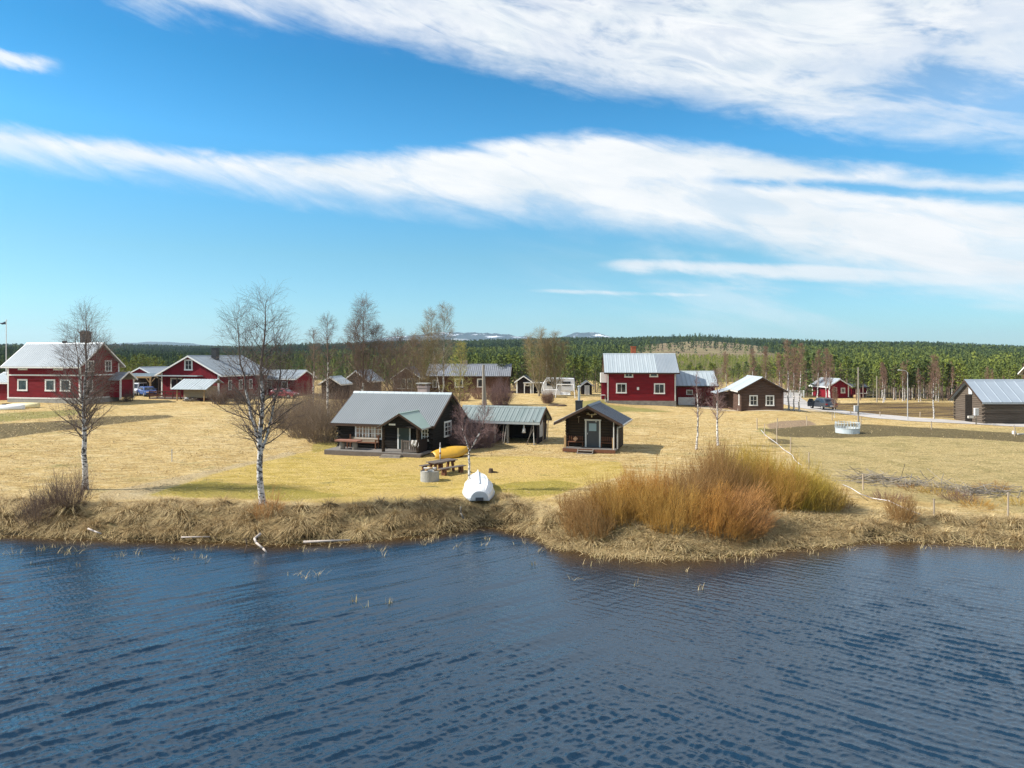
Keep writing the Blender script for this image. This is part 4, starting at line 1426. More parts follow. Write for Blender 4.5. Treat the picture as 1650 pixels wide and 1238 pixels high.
    def door(self, f, a0, a1, z0, z1, mat, frame, glass=None, handle=True, fw=.11):
        P = self.face(f)
        m = MB()
        m.box(*P(a0, z0, -.02), *P(a0 + fw, z1, .06)); m.box(*P(a1 - fw, z0, -.02), *P(a1, z1, .06))
        m.box(*P(a0 - .04, z1, -.02), *P(a1 + .04, z1 + fw, .07))
        d = MB().box(*P(a0 + fw, z0, -.02), *P(a1 - fw, z1, .03)).build('door', mat, self.o)
        m.build('door_frame', frame, d)
        if handle:
            MB().box(*P(a0 + fw + .06, z0 + .95, .03), *P(a0 + fw + .10, z0 + 1.08, .07)).build('handle', M['steel'], d)
        if glass:
            b0, b1, y0, y1 = glass
            MB().box(*P(b0, y0, .02), *P(b1, y1, .036)).build('door_pane', M['glass_door'], d)
        return d

    def corners(self, mat, w=.13, z0=0.0, out=.025):
        W, D = self.W / 2, self.D / 2
        for sx in (-1, 1):
            for sy in (-1, 1):
                m = MB()
                m.box(sx * (W + out), sy * (D + out), z0, sx * (W - w), sy * (D - .02), self.hw - .02)
                m.box(sx * (W + out), sy * (D - .02), z0, sx * (W - .02), sy * (D - w), self.hw - .02)
                m.build('corner_board', mat, self.o)

    def log_ends(self, mat, n, step=.2, length=.17):
        W, D = self.W / 2, self.D / 2
        for sx in (-1, 1):
            for sy in (-1, 1):
                m = MB()
                for k in range(n):
                    z = .1 + k * step
                    if k % 2:
                        m.tube((sx * (W - .02), sy * (D - .09), z), (sx * (W + length), sy * (D - .09), z), .085, .085, 8)
                    else:
                        m.tube((sx * (W - .09), sy * (D - .02), z), (sx * (W - .09), sy * (D + length), z), .085, .085, 8)
                m.build('log_ends', mat, self.o)

    def chimney(self, x, y, w, d, z0, z1, mat, cap=None, name='chimney'):
        c = MB().box(x - w / 2, y - d / 2, z0, x + w / 2, y + d / 2, z1).build(name, mat, self.o)
        MB().box(x - w / 2 - .05, y - d / 2 - .05, z1 - .12, x + w / 2 + .05, y + d / 2 + .05, z1 - .02).build('chimney_band', cap or mat, c)
        return c


# ---------------- the dark cottage
A = (-13.5, 53.0)
h = House('log_cottage', 'black tarred log cottage with a grey corrugated roof and a small gabled porch', 'cottage', A, 17, 7.8, 6.3, 1.0, 2.40, 1.95, 'front', .40, .42)
h.walls(M['log_dark'], -.3)
h.roof(M['roof_grey'], .17, .013, 'wave', M['dark_trim'], ridge=M['roof_light'])
h.log_ends(M['log_dark'], 11)
h.chimney(5.3 - 3.9 + .35, .35, .78, .6, 3.6, 4.95, M['chimney'], M['chimney'])
MB().box(1.75 - .50, .35 - .42, 5.13, 1.75 + .50, .35 + .42, 5.20).build('chimney_cap', M['concrete'], h.o)
m = MB()
for sx in (-.3, .3):
    for sy in (-.22, .22):
        m.box(1.75 + sx - .06, .35 + sy - .06, 4.94, 1.75 + sx + .06, .35 + sy + .06, 5.13)
m.build('chimney_pillars', M['chimney'], h.o)
h.window('front', 1.50, 3.85, 1.0, 2.20, 8, 3, .12, glass=M['glass_curtain'], cross=2)
h.window('front', 7.05, 7.62, 1.0, 1.95, 2, 3, .09)
h.window('right', 2.55, 4.0, 1.0, 2.24, 2, 3, .13)
h.door('front', 5.1, 6.18, .36, 2.32, M['door_green'], M['white'])
# deck under the front, with steps
dk = MB()
dk.box(-3.9, -3.15 - 1.95, .20, 4.0, -3.16, .34)
deck = dk.build('deck', M['deck'], h.o)
MB().box(-3.88, -5.125, -.15, 3.98, -5.02, .31).build('deck_skirt', M['table_wood'], h.o)
st = MB(); st.box(.95, -5.62, -.05, 2.55, -5.13, .07); st.box(1.0, -5.42, .08, 2.5, -5.13, .21)
st.build('deck_steps', M['grey_wood'], h.o)
# porch roof: gable towards the lake
px0, px1, pxm = 4.42 - 3.9, 7.98 - 3.9, 6.2 - 3.9
yf = -3.15 - 2.0
zE, zR = 2.16, 3.22
m = MB()
for sx, xe in ((-1, px0), (1, px1)):
    n_ = 14
    ln = math.hypot(xe - pxm, zE - zR)
    vs = [(pxm, yf, zR), (xe, yf, zE), (xe, -3.15 + .2, zE), (pxm, -3.15 + 1.75, zR)]
    lo = [(a, b_, c - .07) for a, b_, c in vs]
    m.add(vs + lo, [(0, 1, 2, 3), (7, 6, 5, 4), (0, 4, 5, 1), (1, 5, 6, 2), (2, 6, 7, 3), (3, 7, 4, 0)])
pr = m.build('porch_roof', M['roof_green'], h.o)
m = MB()
for xe in (px0, px1):
    m.prism([(xe, zE - .17), (xe, zE - .02), (pxm, zR - .02), (pxm, zR - .17)], 'y', yf - .04, yf + .0)
m.build('porch_barge_board', M['dark_trim'], pr)
MB().prism([(pxm - .12, zR - .02), (pxm, zR + .03), (pxm + .12, zR - .02)], 'y', yf - .02, -3.15 + 1.7).build('porch_ridge_cap', M['roof_green'], pr)
MB().bar((px1 + .03, yf, zE - .08), (px1 + .03, -3.1, zE - .02), .09, .08).build('porch_gutter', M['steel'], pr)
# porch gable infill and posts
MB().prism([(px0 + .45, 2.26), (px1 - .45, 2.26), (pxm, zR - .12)], 'y', yf + .28, yf + .34).build('porch_gable', M['log_dark'], h.o)
MB().box(px0 + .3, yf + .25, 2.12, px1 - .3, yf + .40, 2.27).build('porch_beam', M['log_dark'], h.o)
for xx in (4.78 - 3.9, 7.55 - 3.9):
    MB().tube((xx, yf + .33, .30), (xx, yf + .33, 2.14), .13, .12, 10).build('porch_post', M['sauna_log'], h.o)
MB().box(4.3 - 3.9 + .95, yf + .26, 2.30, 5.05 - 3.9 + .72, yf + .275, 2.42).build('house_plaque', M['white'], h.o)
m = MB()
y_ = yf + .30
m.box(6.28 - 3.9, y_, 1.12, 7.45 - 3.9, y_ + .07, 1.22); m.box(6.28 - 3.9, y_, .42, 7.45 - 3.9, y_ + .07, .52)
for k in range(9):
    xx = 6.34 - 3.9 + k * .135
    m.box(xx, y_ + .015, .5, xx + .085, y_ + .05, 1.13)
m.box(6.22 - 3.9, y_ - .02, .34, 6.32 - 3.9, y_ + .1, 1.26)
m.build('porch_railing', M['brown_wood'] if False else M['table_wood'], h.o)
m = MB()
m.box(7.52 - 3.9, yf + .45, .05, 7.60 - 3.9, -3.3, 1.2); m.box(7.46 - 3.9, yf + .42, 1.2, 7.66 - 3.9, -3.25, 1.27)
m.build('porch_side_wall', M['dark_panel'], h.o)
cottage = h.o


def local(o, p):
    c, s = math.cos(o.rotation_euler[2]), math.sin(o.rotation_euler[2])
    return (o.location[0] + p[0] * c - p[1] * s, o.location[1] + p[0] * s + p[1] * c, o.location[2] + p[2])


# deck furniture
t_ = thing('plank_table', 'thick reddish plank table on stump legs on the cottage deck', 'table', local(cottage, (-2.25, -4.35, .345)), R(-15))
MB().prism([(-1.0, -.36), (.9, -.40), (1.02, -.1), (.95, .34), (-.9, .40), (-1.05, .08)], 'z', .60, .70).build('table_top', M['red_wood'], t_)
for xx in (-.55, .5):
    MB().lathe([(.20, 0), (.23, .1), (.21, .4), (.19, .60), (0, .60)], (xx, 0), 12).build('stump_leg', M['grey_wood'], t_, True)
t_ = thing('garden_bench', 'long brown slatted bench under the wide cottage window', 'bench', local(cottage, (-1.55, -3.52, .345)), R(-17))
m = MB()
for k in range(4):
    m.box(-1.25, -.25 + k * .12, .42, 1.25, -.15 + k * .12, .455)
m.build('seat', M['brown_wood'], t_)
m = MB()
for k in range(4):
    m.box(-1.25, .24 + k * .02, .46 + k * .09, 1.25, .27 + k * .02, .52 + k * .09)
m.build('backrest', M['post_wood'], t_)
for xx in (-1.2, 1.2):
    m = MB(); m.box(xx - .04, -.25, 0, xx + .04, -.17, .64); m.box(xx - .04, .2, 0, xx + .04, .30, 1.0); m.box(xx - .045, -.27, .62, xx + .045, .25, .66)
    m.build('end_frame', M['brown_wood'], t_)
m = MB()
g = np.random.default_rng(4)
nn, mm_ = 9, 6
vs = [(-.3 + .6 * i / (nn - 1), -.02 + .05 * math.sin(i * 1.7 + j), -.5 * j / (mm_ - 1) * (.6 + .4 * math.sin(i * 1.1) ** 2)) for j in range(mm_) for i in range(nn)]
vs2 = [(a, b_ + .03, c) for a, b_, c in vs]
fs = [(j * nn + i, j * nn + i + 1, (j + 1) * nn + i + 1, (j + 1) * nn + i) for j in range(mm_ - 1) for i in range(nn - 1)]
m.add(vs, fs); m.add(vs2, [f[::-1] for f in fs])
o = m.build('hanging_cloth', M['textile'], None, True, local(cottage, (7.35 - 3.9, yf + .26, 1.28)), R(-17))
tag(o, 'pale patterned cloth draped over the cottage porch railing', 'cloth')

# ---------------- long open-fronted shed
C0 = np.array([2.07, 55.4]); e17 = np.array([math.cos(R(17)), -math.sin(R(17))]); n17 = np.array([math.sin(R(17)), math.cos(R(17))])
Ls = 6.7
A = C0 - e17 * Ls
h = House('open_shed', 'long dark open-fronted shed with a grey-green seamed roof beside the cottage', 'shed', A, 17, Ls, 3.0, 1.08, 2.12, .82, 'front', .42, .32)
W, D = Ls / 2, 1.5
m = MB()
m.box(-W, D - .1, -.3, W, D, 2.12)
m.prism([(-D + .0, -.3), (D - .1, -.3), (D - .1, 2.12), (0, 2.94), (-D, 2.12)], 'x', W - .1, W)
m.prism([(-D + .0, -.3), (D - .1, -.3), (D - .1, 2.12), (0, 2.94), (-D, 2.12)], 'x', -W, -W + .1)
m.box(-W + .1, -D, -.3, W - 3.75, -D + .1, 2.12)
m.box(W - 3.85, -D + .1, -.3, W - 3.75, D - .1, 2.12)
m.build('wall', M['dark_panel'], h.o)
h.roof(M['roof_teal'], .42, .035, 'seam', M['dark_trim'], fascia=M['steel'])
for xx in (W - 3.68, W - 2.55):
    MB().box(xx - .08, -D + .02, -.2, xx + .08, -D + .18, 2.1).build('post', M['concrete'], h.o)
MB().box(W + .0, -.95, .62, W + .05, .05, 1.95).build('gable_hatch', M['offwhite'], h.o)
MB().box(W - 3.7, -D + .05, 1.95, W - .1, -D + .15, 2.12).build('front_beam', M['dark_panel'], h.o)
MB().box(-W + .1, -D + .1, -.2, W - .1, D - .1, .03).build('earth_floor', M['stump'], h.o)
shed = h.o
o = MB().lathe([(.05, .62), (.07, .55), (.06, .42), (.15, .3), (.13, .15), (.17, .02), (.15, 0), (0, 0)], (0, 0), 12).build('hanging_lantern', M['white'], None, True, local(shed, (W - 1.15, -D + .02, 1.0)))
MB().tube((0, 0, .6), (0, 0, .92), .012, .012, 6).build('hanger', M['white'], o)
tag(o, 'white bottle-shaped lantern hanging in the open shed bay', 'lantern')
k = 0
for xx, yy, dx, ln, mt, lab in ((-2.95, -.05, .12, 1.75, 'grey_wood', 'grey board leaning at the post between the shed bays'),
                                (-2.82, .0, .18, 1.5, 'offwhite', 'pale board leaning beside the grey one in the shed bay'),
                                (-.85, -.35, .55, 1.25, 'grey_wood', 'short plank slanting steeply in the wide shed bay'),
                                (-.75, -.2, .45, 1.9, 'table_wood', 'dark pole slanting in the wide shed bay'),
                                (-.15, -.30, -.12, 2.0, 'grey_wood', 'tall grey plank leaning at the open end of the shed'),
                                (-.12, -.45, -.08, 1.0, 'offwhite', 'short pale plank at the foot of the tall grey one'),
                                (.33, -.6, .06, 1.7, 'post_wood', 'thin pole leaning on the shed gable below the hatch'),
                                (.34, .35, .05, 1.5, 'grey_wood', 'pole leaning on the shed gable behind the hatch'),
                                (.36, .8, .05, 1.8, 'post_wood', 'knobbly pole at the back corner of the shed gable')):
    p = local(shed, (W + xx, -D - .15 + (yy if xx < .2 else yy + 1.2), -.02))
    o = MB().bar((0, 0, 0), (dx, .12, ln), .13 if k < 6 else .06, .04 if k < 6 else .06).build('leaning_board', M[mt], None, False, (p[0], p[1], gz(p[0], p[1]) - .02), R(-17))
    tag(o, lab, 'board'); k += 1

# ---------------- sauna
A = (3.82, 51.2)
h = House('sauna_cabin', 'small dark log sauna with a charcoal door and a blue-grey roof', 'sauna', A, 17.5, 3.95, 3.94, 1.35, 2.3, 1.0, 'gable', .58, .45)
W, D = h.W / 2, h.D / 2
m = MB()
m.prism([(-D, -.0), (D, -.0), (D, 2.3), (0, 3.3), (-D, 2.3)], 'x', -W, W - .95)
m.build('wall', M['sauna_log'], h.o)
h.roof(M['roof_dark'], .38, .03, 'seam', M['dark_trim'], fascia=M['steel'])
# gable above the porch recess and its beam
MB().prism([(-D + .05, 2.28), (D - .05, 2.28), (0, 3.26)], 'x', W - .93, W - .90).build('gable_boards', M['sauna_log'], h.o)
for sy in (-1, 1):
    m = MB()
    for k in range(11):
        m.tube((W - 1.0, sy * (D - .09), .1 + .2 * k), (W - .72 - (.08 if k % 2 else 0), sy * (D - .09), .1 + .2 * k), .09, .09, 8)
    m.build('log_ends', M['sauna_log'], h.o)
for sy, z1 in ((-1, 1.05), (1, 1.0)):
    MB().box(W - .10, sy * (D - .16) - .07, .1, W + .04, sy * (D - .16) + .07, z1).build('porch_post', M['pale_wood'], h.o)
MB().bar((W + .05, D - .12, 2.15), (W + .05, D - .12, .12), .07, .06).build('roof_post', M['offwhite'], h.o)
MB().box(W - .94, -D, .0, W + .08, D, .13).build('porch_deck', M['deck'], h.o)
MB().box(W + .08, -D, -.14, W + .13, D, .11).build('porch_skirt', M['brown_wood'], h.o)
m = MB()
for sy in (-1, 0, 1):
    m.box(W - .25, sy * (D - .2) - .1, -.45, W - .02, sy * (D - .2) + .1, .0)
    m.box(-W + .1, sy * (D - .2) - .1, -.45, -W + .4, sy * (D - .2) + .1, .0)
m.build('foundation_pier', M['concrete'], h.o)
m = MB()
m.box(W + .14, -.75, -.02, W + .36, .35, .03); m.box(W + .36, -.75, -.20, W + .60, .35, -.15)
for yy in (-.78, .35):
    m.bar((W + .12, yy, .06), (W + .62, yy, -.32), .05, .16, (0, 0, 1))
m.build('steps', M['grey_wood'], h.o)


class _F:  # the recessed front wall as a face
    pass


def saunaP(a, z, out):
    return (W - .95 + out, -D + a, z)


h.face = lambda f: saunaP
h.door('right', 1.50, 2.68, .13, 2.12, M['door_grey'], M['white'], glass=(1.80, 2.36, 1.35, 1.92))
MB().add([], []) if False else None
m = MB()
for sy, a0, a1 in ((-1, .25, 1.4), (1, 2.75, 3.75)):
    m2 = MB(); P = saunaP
    m2.box(*P(a0, .50, .05), *P(a1, .55, .42))
    for k in range(7):
        aa = a0 + (a1 - a0) * k / 7
        m2.box(*P(aa, .60, .04), *P(aa + .09, .95, .08))
    m2.box(*P(a0, .13, .30), *P(a0 + .06, .50, .36)); m2.box(*P(a1 - .06, .13, .30), *P(a1, .50, .36))
    m2.build('porch_bench', M['brown_wood'], h.o)
m = MB(); m.tube((W - .9, -.12 - D + 1.4, 2.5), (W - .89, -.12 - D + 1.4, 2.6), .05, .05)
c = MB().box(-.1, -D + .62, 2.2, .45, -D + 1.08, 3.55).build('chimney', M['black'], h.o)
MB().box(-.13, -D + .59, 3.50, .48, -D + 1.11, 3.58).build('chimney_band', M['black'], c)
MB().tube((.17, -D + .85, 3.5), (.17, -D + .85, 4.62), .09, .09, 12).build('flue_pipe', M['steel'], c)
MB().lathe([(.15, 4.60), (.15, 4.66), (.02, 4.74)], (.17, -D + .85), 12).build('flue_cap', M['steel'], c)
MB().bar((W + .1, D + .62, 1.92), (W - .3, D + .1, 1.7), .08, .08).build('gutter_elbow', M['steel'], h.o)
MB().tube((W - .35, D + .1, 1.72), (W - .35, D + .1, .15), .05, .05, 8).build('downpipe', M['steel'], h.o)
MB().bar((-W - .4, D + .62, 1.98), (W + .42, D + .62, 1.98), .12, .1).build('gutter', M['steel'], h.o)
sauna = h.o
# antlers over the door
m = MB()
m.lathe([(.0, -.16), (.045, -.14), (.06, -.02), (.085, .05), (.05, .1), (0, .11)], (0, 0), 10)
for s in (-1, 1):
    m.poly_tube([(0, s * .05, .06), (.05, s * .17, .05), (.06, s * .28, .13), (.04, s * .36, .22)], [.03, .035, .03, .01], 6)
    m.poly_tube([(.05, s * .17, .05), (.09, s * .22, .16), (.09, s * .24, .24)], [.03, .022, .008], 6)
    m.poly_tube([(.06, s * .26, .10), (.09, s * .36, .08), (.1, s * .42, .12)], [.03, .02, .008], 6)
p = local(sauna, (W - .87, 0.05, 2.53))
o = m.build('mounted_antlers', M['antler'], None, True, p, sauna.rotation_euler[2])
tag(o, 'bleached antlers mounted on the gable above the sauna door', 'antlers')
p = local(sauna, (W - .86, -.95, 1.95))
m = MB(); m.bar((0, 0, 0), (0, 0, .48), .03, .03); m.bar((0, -.10, .42), (0, .10, .47), .03, .05)
tag(m.build('hanging_tool', M['post_wood'], None, False, p, sauna.rotation_euler[2]), 'small long-handled tool hanging on the sauna wall', 'tool')
m = MB(); m.prism([(0, -.19), (.19, 0), (0, .19), (-.19, 0)], 'x', 0, .09)
p = local(sauna, (W - .95 + .28, -1.15, .76))
tag(m.build('cushion', M['cushion'], None, False, p, sauna.rotation_euler[2]), 'orange patterned cushion standing on its corner on the sauna porch bench', 'cushion')
m = MB(); m.lathe([(.035, 0), (.05, .05), (.035, .1), (0, .11)], (0, 0), 10)
p = local(sauna, (W - .84, .38, 2.02))
tag(m.build('outdoor_lamp', M['white'], None, True, p), 'small white globe lamp on the sauna door frame', 'lamp')

# ---------------- large red house (right)
A = (13.7, 98.0)
h = House('red_house', 'tall dark red house with a pale metal roof and an orange brick chimney', 'house', A, 5, 9.63, 7.0, 2.0, 4.32, 2.35, 'front', .5, .45)
h.walls(M['red_panel_h'])
h.plinth(M['stone'], -1.6, .0, .06)
h.roof(M['roof_light'], .62, .04, 'seam', M['dark_trim'], second=(2.2, M['roof_mid'], .2))
h.corners(M['offwhite'], .16)


def tpx(px):
    return (px - 979) / 109.7 * 9.63


for a, b_, z0, z1, c, r_, nm in ((1006.5, 1020.5, 3.32, 4.12, 2, 1, 0), (1047, 1060.5, 3.38, 4.10, 1, 1, 0), (993, 1010, 1.05, 2.52, 2, 1, 1), (1054, 1071.5, .98, 2.5, 2, 1, 1)):
    h.window('front', tpx(a), tpx(b_), z0, z1, c, r_, .17)
MB().box(tpx(1026.5) - 4.81, -3.56, 1.55, tpx(1030) - 4.81, -3.50, 1.95).build('wall_lamp', M['white'], h.o)
h.chimney(tpx(1025) - 4.81, .55, .72, .6, 5.6, 7.85, M['brick'])
m = MB()
m.box(-5.75, -2.6, 2.55, -4.85, -.9, 3.95)
m.build('balcony', M['white'], h.o)
MB().box(-5.6, -2.4, .1, -4.84, -.6, 2.55).build('entrance_bay', M['red_panel_v'], h.o)
m = MB(); m.bar((-5.7, -2.7, .75), (-5.1, -2.7, .75), .5, .05); m.bar((-5.7, -2.7, .0), (-5.7, -2.7, .75), .06, .06); m.bar((-5.1, -2.7, -.3), (-5.1, -2.7, .75), .06, .06)
m.build('entrance_railing', M['white'], h.o)
A = (24.25, 100.4)
h = House('annex_wing', 'red annex with a pale metal roof joined to the end of the tall red house', 'house', A, 5, 5.5, 5.5, 1.25, 3.05, 1.75, 'front', .45, .4)
h.walls(M['red_panel_h'], -.5)
h.roof(M['roof_light'], .62, .04, 'seam', M['dark_trim'])
h.window('front', 1.35, 2.3, 1.45, 2.2, 1, 1, .13, mat=M['offwhite'])
MB().box(-2.72, -3.9, .05, -.35, -3.82, 1.15).build('stair_parapet', M['plastic_grey'], h.o)
MB().box(-2.7, -3.82, -.4, -.4, -2.78, .3).build('stair_landing', M['stone'], h.o)
MB().box(-.95, -2.86, -.4, -.75, -2.77, .4).build('cellar_post', M['white'], h.o)

# ---------------- brown log house
A = (X(1193, 88), 88.0)
h = House('log_house', 'weathered brown log house with two white windows in its gable by the driveway', 'house', A, 6, 7.5, 5.36, 1.5, 2.6, 1.5, 'gable', .4, .4)
h.walls(M['log_brown'], -.5)
h.roof(M['roof_light'], .6, .03, 'seam', M['dark_trim'], fascia=M['offwhite'])


def lpx(px):
    return (px - 1193) / 67.0 * 5.36


h.window('right', lpx(1207), lpx(1220), .48, 1.85, 2, 2, .14)
h.window('right', lpx(1232.3), lpx(1245.5), .48, 1.85, 2, 2, .14)
m = MB(); m.bar((h.W / 2 + .02, -.12, 2.5), (h.W / 2 + .02, -.12, 3.4), .05, .05); m.bar((h.W / 2 + .02, -.45, 3.0), (h.W / 2 + .02, .2, 3.0), .05, .05)
m.build('gable_cross', M['log_grey'], h.o)
h.window('front', 6.6, 7.05, .5, 1.95, 1, 2, .12)
for sx, sy in ((1, -1), (1, 1)):
    MB().box(h.W / 2 - .02, sy * (h.D / 2 - .02), -.3, h.W / 2 + .14, sy * (h.D / 2 - .16), 2.5).build('corner_logs', M['log_brown'], h.o)
# lean-to on its far side
o = thing('lean_to', 'low open lean-to with a pale thin roof beside the brown log house', 'shed', (X(1172, 94), 94, gz(X(1172, 94), 94)), R(-6))
m = MB(); m.add([(-1.9, -2.0, 2.35), (1.35, -2.0, 3.3), (1.35, 2, 3.3), (-1.9, 2, 2.35), (-1.9, -2.0, 2.28), (1.35, -2.0, 3.22), (1.35, 2, 3.22), (-1.9, 2, 2.28)],
                [(0, 1, 2, 3), (7, 6, 5, 4), (0, 4, 5, 1), (1, 5, 6, 2), (2, 6, 7, 3), (3, 7, 4, 0)])
m.build('roof', M['roof_mid'], o)
MB().box(-1.6, 1.8, 0, 1.3, 1.9, 2.4).build('wall', M['log_brown'], o)
for xx, zz in ((-1.6, 2.35), (1.0, 3.1)):
    MB().tube((xx, -1.8, -.2), (xx, -1.8, zz), .08, .08, 8).build('post', M['grey_wood'], o)
m = MB()
for k in range(3):
    m.bar((.3 + k * .2, -2.2, 0), (.75 + k * .18, -1.9, 1.9), .08, .05)
tag(m.build('leaning_ladder', M['grey_wood'], None, False, on(1176, 91.5), 0), 'grey ladder of poles leaning at the open lean-to', 'ladder')

# ---------------- grey barn
A = (52.5, 76.0)
h = House('log_barn', 'weathered grey log barn with a silver sheet roof by the road', 'barn', A, 0, 15, 5.0, .92, 2.65, 2.0, 'front', .45, .45)
h.walls(M['log_grey'], -.5)
h.roof(M['roof_barn'], 1.15, .03, 'seam', M['dark_trim'], fascia=M['roof_mid'])
h.log_ends(M['log_grey'], 13)
MB().box(-7.62, -.75, 3.1, -7.50, -.15, 4.0).build('loft_hatch', M['plastic_grey'], h.o)
MB().box(-7.56, -.6, -.2, -7.50, .5, 3.0).build('barn_door', M['log_dark'], h.o)
m = MB()
for k in range(3):
    m.box(-7.5 + .3, -2.53, 1.55 + k * .02, 7.4, -2.50, 1.62 + k * .02)
m.build('pale_log_streak', M['post_wood'], h.o)
o = thing('meter_cabinet', 'pale grey meter cabinet on a post at the barn gable', 'cabinet', on(1573, 74.8), 0)
MB().box(-.2, -.13, 1.0, .2, .13, 1.75).build('cabinet_box', M['plastic_grey'], o)
MB().box(-.2, -.14, 1.74, .2, .15, 1.79).build('cabinet_lid', M['white'], o)
MB().tube((0, 0, -.1), (0, 0, 1.0), .07, .07, 8).build('post', M['grey_wood'], o)
MB().box(-.9, -.1, .7, -.3, .1, .95).build('side_shelf', M['offwhite'], o)

# ---------------- far red cottage, dark house at the edge
A = (X(1336, 124), 124.0)
h = House('small_red_cottage', 'low red cottage with a white-trimmed gable beyond the ploughed field', 'cottage', A, -4, 6.0, 3.7, .95, 2.15, 1.15, 'gable', .45, .4)
h.walls(M['red_panel_v'], -.3)
h.roof(M['roof_mid'], .5, .03, 'seam', M['white'])
h.corners(M['white'], .16)
h.window('right', .95, 1.45, .85, 1.75, 1, 1, .11)
h.window('right', 2.2, 3.0, .7, 1.7, 2, 1, .13)
A = (X(1372, 128), 128.0)
h = House('garden_shed', 'dull red shed half hidden beside the far red cottage', 'shed', A, 0, 2.8, 2.6, .9, 1.75, .5, 'front', .25, .25)
h.walls(M['red_panel_v'], -.3); h.roof(M['roof_dark'], .4, .02, 'seam', M['dark_trim'])
A = (X(1672, 104), 104.0)
h = House('dark_house', 'dark house at the edge of the view, only its roof corner showing above the barn', 'house', (X(1681, 104), 104.0), 0, 8, 4, .9, 5.1, 1.6, 'front', .5, .5)
h.walls(M['brown_panel'], -.3); h.roof(M['roof_mid'], .5, .03, 'seam', M['white'])

# ---------------- large red house on the left
A = (-66.5, 90.0)
h = House('red_farmhouse', 'big dark red two-storey house with white corner boards and a black chimney', 'house', A, 12, 11.3, 6.5, 2.82, 4.6, 2.65, 'front', .55, .5)
h.walls(M['red_panel_h'])
h.plinth(M['concrete'], -1.2, .0, .02)
h.roof(M['roof_silver'], .3, .035, 'seam', M['white'])
h.corners(M['white'], .2)
W, D = h.W / 2, h.D / 2
MB().box(-W - .03, -D - .05, -.02, W + .03, -D - .01, .16).build('base_board', M['white'], h.o)
MB().box(W + .01, -D + .0, -.02, W + .05, D, .16).build('base_board', M['white'], h.o)
MB().box(-W + .2, -D - .045, 2.98, W - .2, -D + .0, 3.16).build('belt_board', M['white'], h.o)
MB().box(W, -D + .2, 2.98, W + .045, D - .2, 3.16).build('belt_board', M['white'], h.o)


def fpx(px):
    return (px - 12) / 118.0 * 11.3


for a, b_, z0, z1, c, r_ in ((28.6, 45.2, .98, 2.55, 1, 1), (73.8, 90.4, .98, 2.55, 1, 1), (98.2, 115, .98, 2.55, 1, 1), (30, 45, 3.72, 4.5, 2, 1), (88, 102.4, 3.72, 4.5, 2, 1)):
    h.window('front', fpx(a), fpx(b_), z0, z1, c, r_, .2)
h.window('right', 1.15, 2.2, 3.45, 4.98, 2, 2, .16); h.window('right', 4.0, 5.15, 3.45, 4.98, 2, 2, .16)
h.window('right', 1.0, 2.0, .9, 2.4, 1, 1, .16)
c = h.chimney(3.0, .35, 1.05, .8, 6.6, 8.75, M['black'], M['black'])
MB().prism([(3.0 - .62, 8.74), (3.0 + .62, 8.74), (3.0, 9.02)], 'y', -.15, .85).build('chimney_hood', M['black'], c)
m = MB(); m.box(-.2, -.05, 7.25, 1.4, .15, 7.42); m.box(-.3, -.1, 7.3, .2, .2, 7.62)
m.build('roof_walkway', M['black'], h.o)
# gable porch
m = MB(); m.box(W, 1.6, 0, W + 1.7, 3.9, 2.35)
m.build('entrance_porch', M['red_panel_v'], h.o)
m = MB()
for s in (-1, 1):
    m.bar((W + .9, 2.75, 3.35), (W + .9, 2.75 + s * 1.55, 2.3), 2.2, .1, (0, 0, 1))
m.build('porch_roof', M['roof_silver'], h.o)
m = MB()
for s in (-1, 1):
    m.bar((W + 2.02, 2.75, 3.42), (W + 2.02, 2.75 + s * 1.6, 2.32), .07, .2, (0, 0, 1))
    m.box(W + 1.6, 2.75 + s * 1.15 - .08, -.2, W + 1.78, 2.75 + s * 1.15 + .08, 2.4)
m.build('porch_trim', M['white'], h.o)
farm = h.o
A = (-72.5, 94.5)
h = House('side_wing', 'low red wing with a pale roof at the outer end of the big red house', 'house', A, 12, 5.2, 5, 2.6, 2.3, 1.1, 'front', .4, .3)
h.walls(M['red_panel_h'], -.6); h.roof(M['roof_light'], .5, .03, 'seam', M['white'])

# ---------------- second red house, gable to the lake
A = (X(260, 100), 100.0)
h = House('gabled_red_house', 'single-storey red house with a wide gable, white window and black chimney', 'house', A, 12, 12.5, 9.45, 2.45, 3.5, 2.45, 'gable', .75, .45)
h.walls(M['red_panel_v'], -.6)
h.roof(M['roof_silver'], .4, .035, 'seam', M['white'])
h.corners(M['white'], .18, -.3)
W, D = h.W / 2, h.D / 2
h.window('right', 3.85, 5.2, 3.85, 5.45, 2, 2, .2)
h.window('right', 1.55, 3.5, 1.15, 2.75, 1, 1, .18)
for k in range(4):
    h.window('back', 2.2 + k * 2.6, 3.1 + k * 2.6, .9, 2.4, 2, 1, .13)
h.chimney(W - 4.6, .9, .8, .8, 4.6, 7.2, M['black'], M['black'])
m = MB(); m.slope(-.001, .001, 0, 0, 1, 1) if False else None
vs = MB()
n_ = 34
for k in range(n_):
    y0 = -D + .35 + k * (6.6 / n_)
    vs.box(W + .05, y0, 3.10, W + 1.4, y0 + 6.6 / n_ * .55, 3.16)
vs.box(W + .03, -D + .3, 3.03, W + 1.45, -D + 7.0, 3.10)
vs.build('awning_roof', M['roof_light'], h.o)
for yy in (-D + .6, -D + 3.6):
    MB().box(W + 1.25, yy, -.4, W + 1.37, yy + .12, 3.05).build('awning_post', M['dark_trim'], h.o)
MB().box(W + .03, -D, -.35, W + 2.5, -D + 5.2, .0).build('deck', M['table_wood'], h.o)
m = MB()
m.box(W + 2.42, -D, .85, W + 2.5, -D + 5.2, .98)
m.box(W + 2.42, -D, .25, W + 2.5, -D + 5.2, .45)
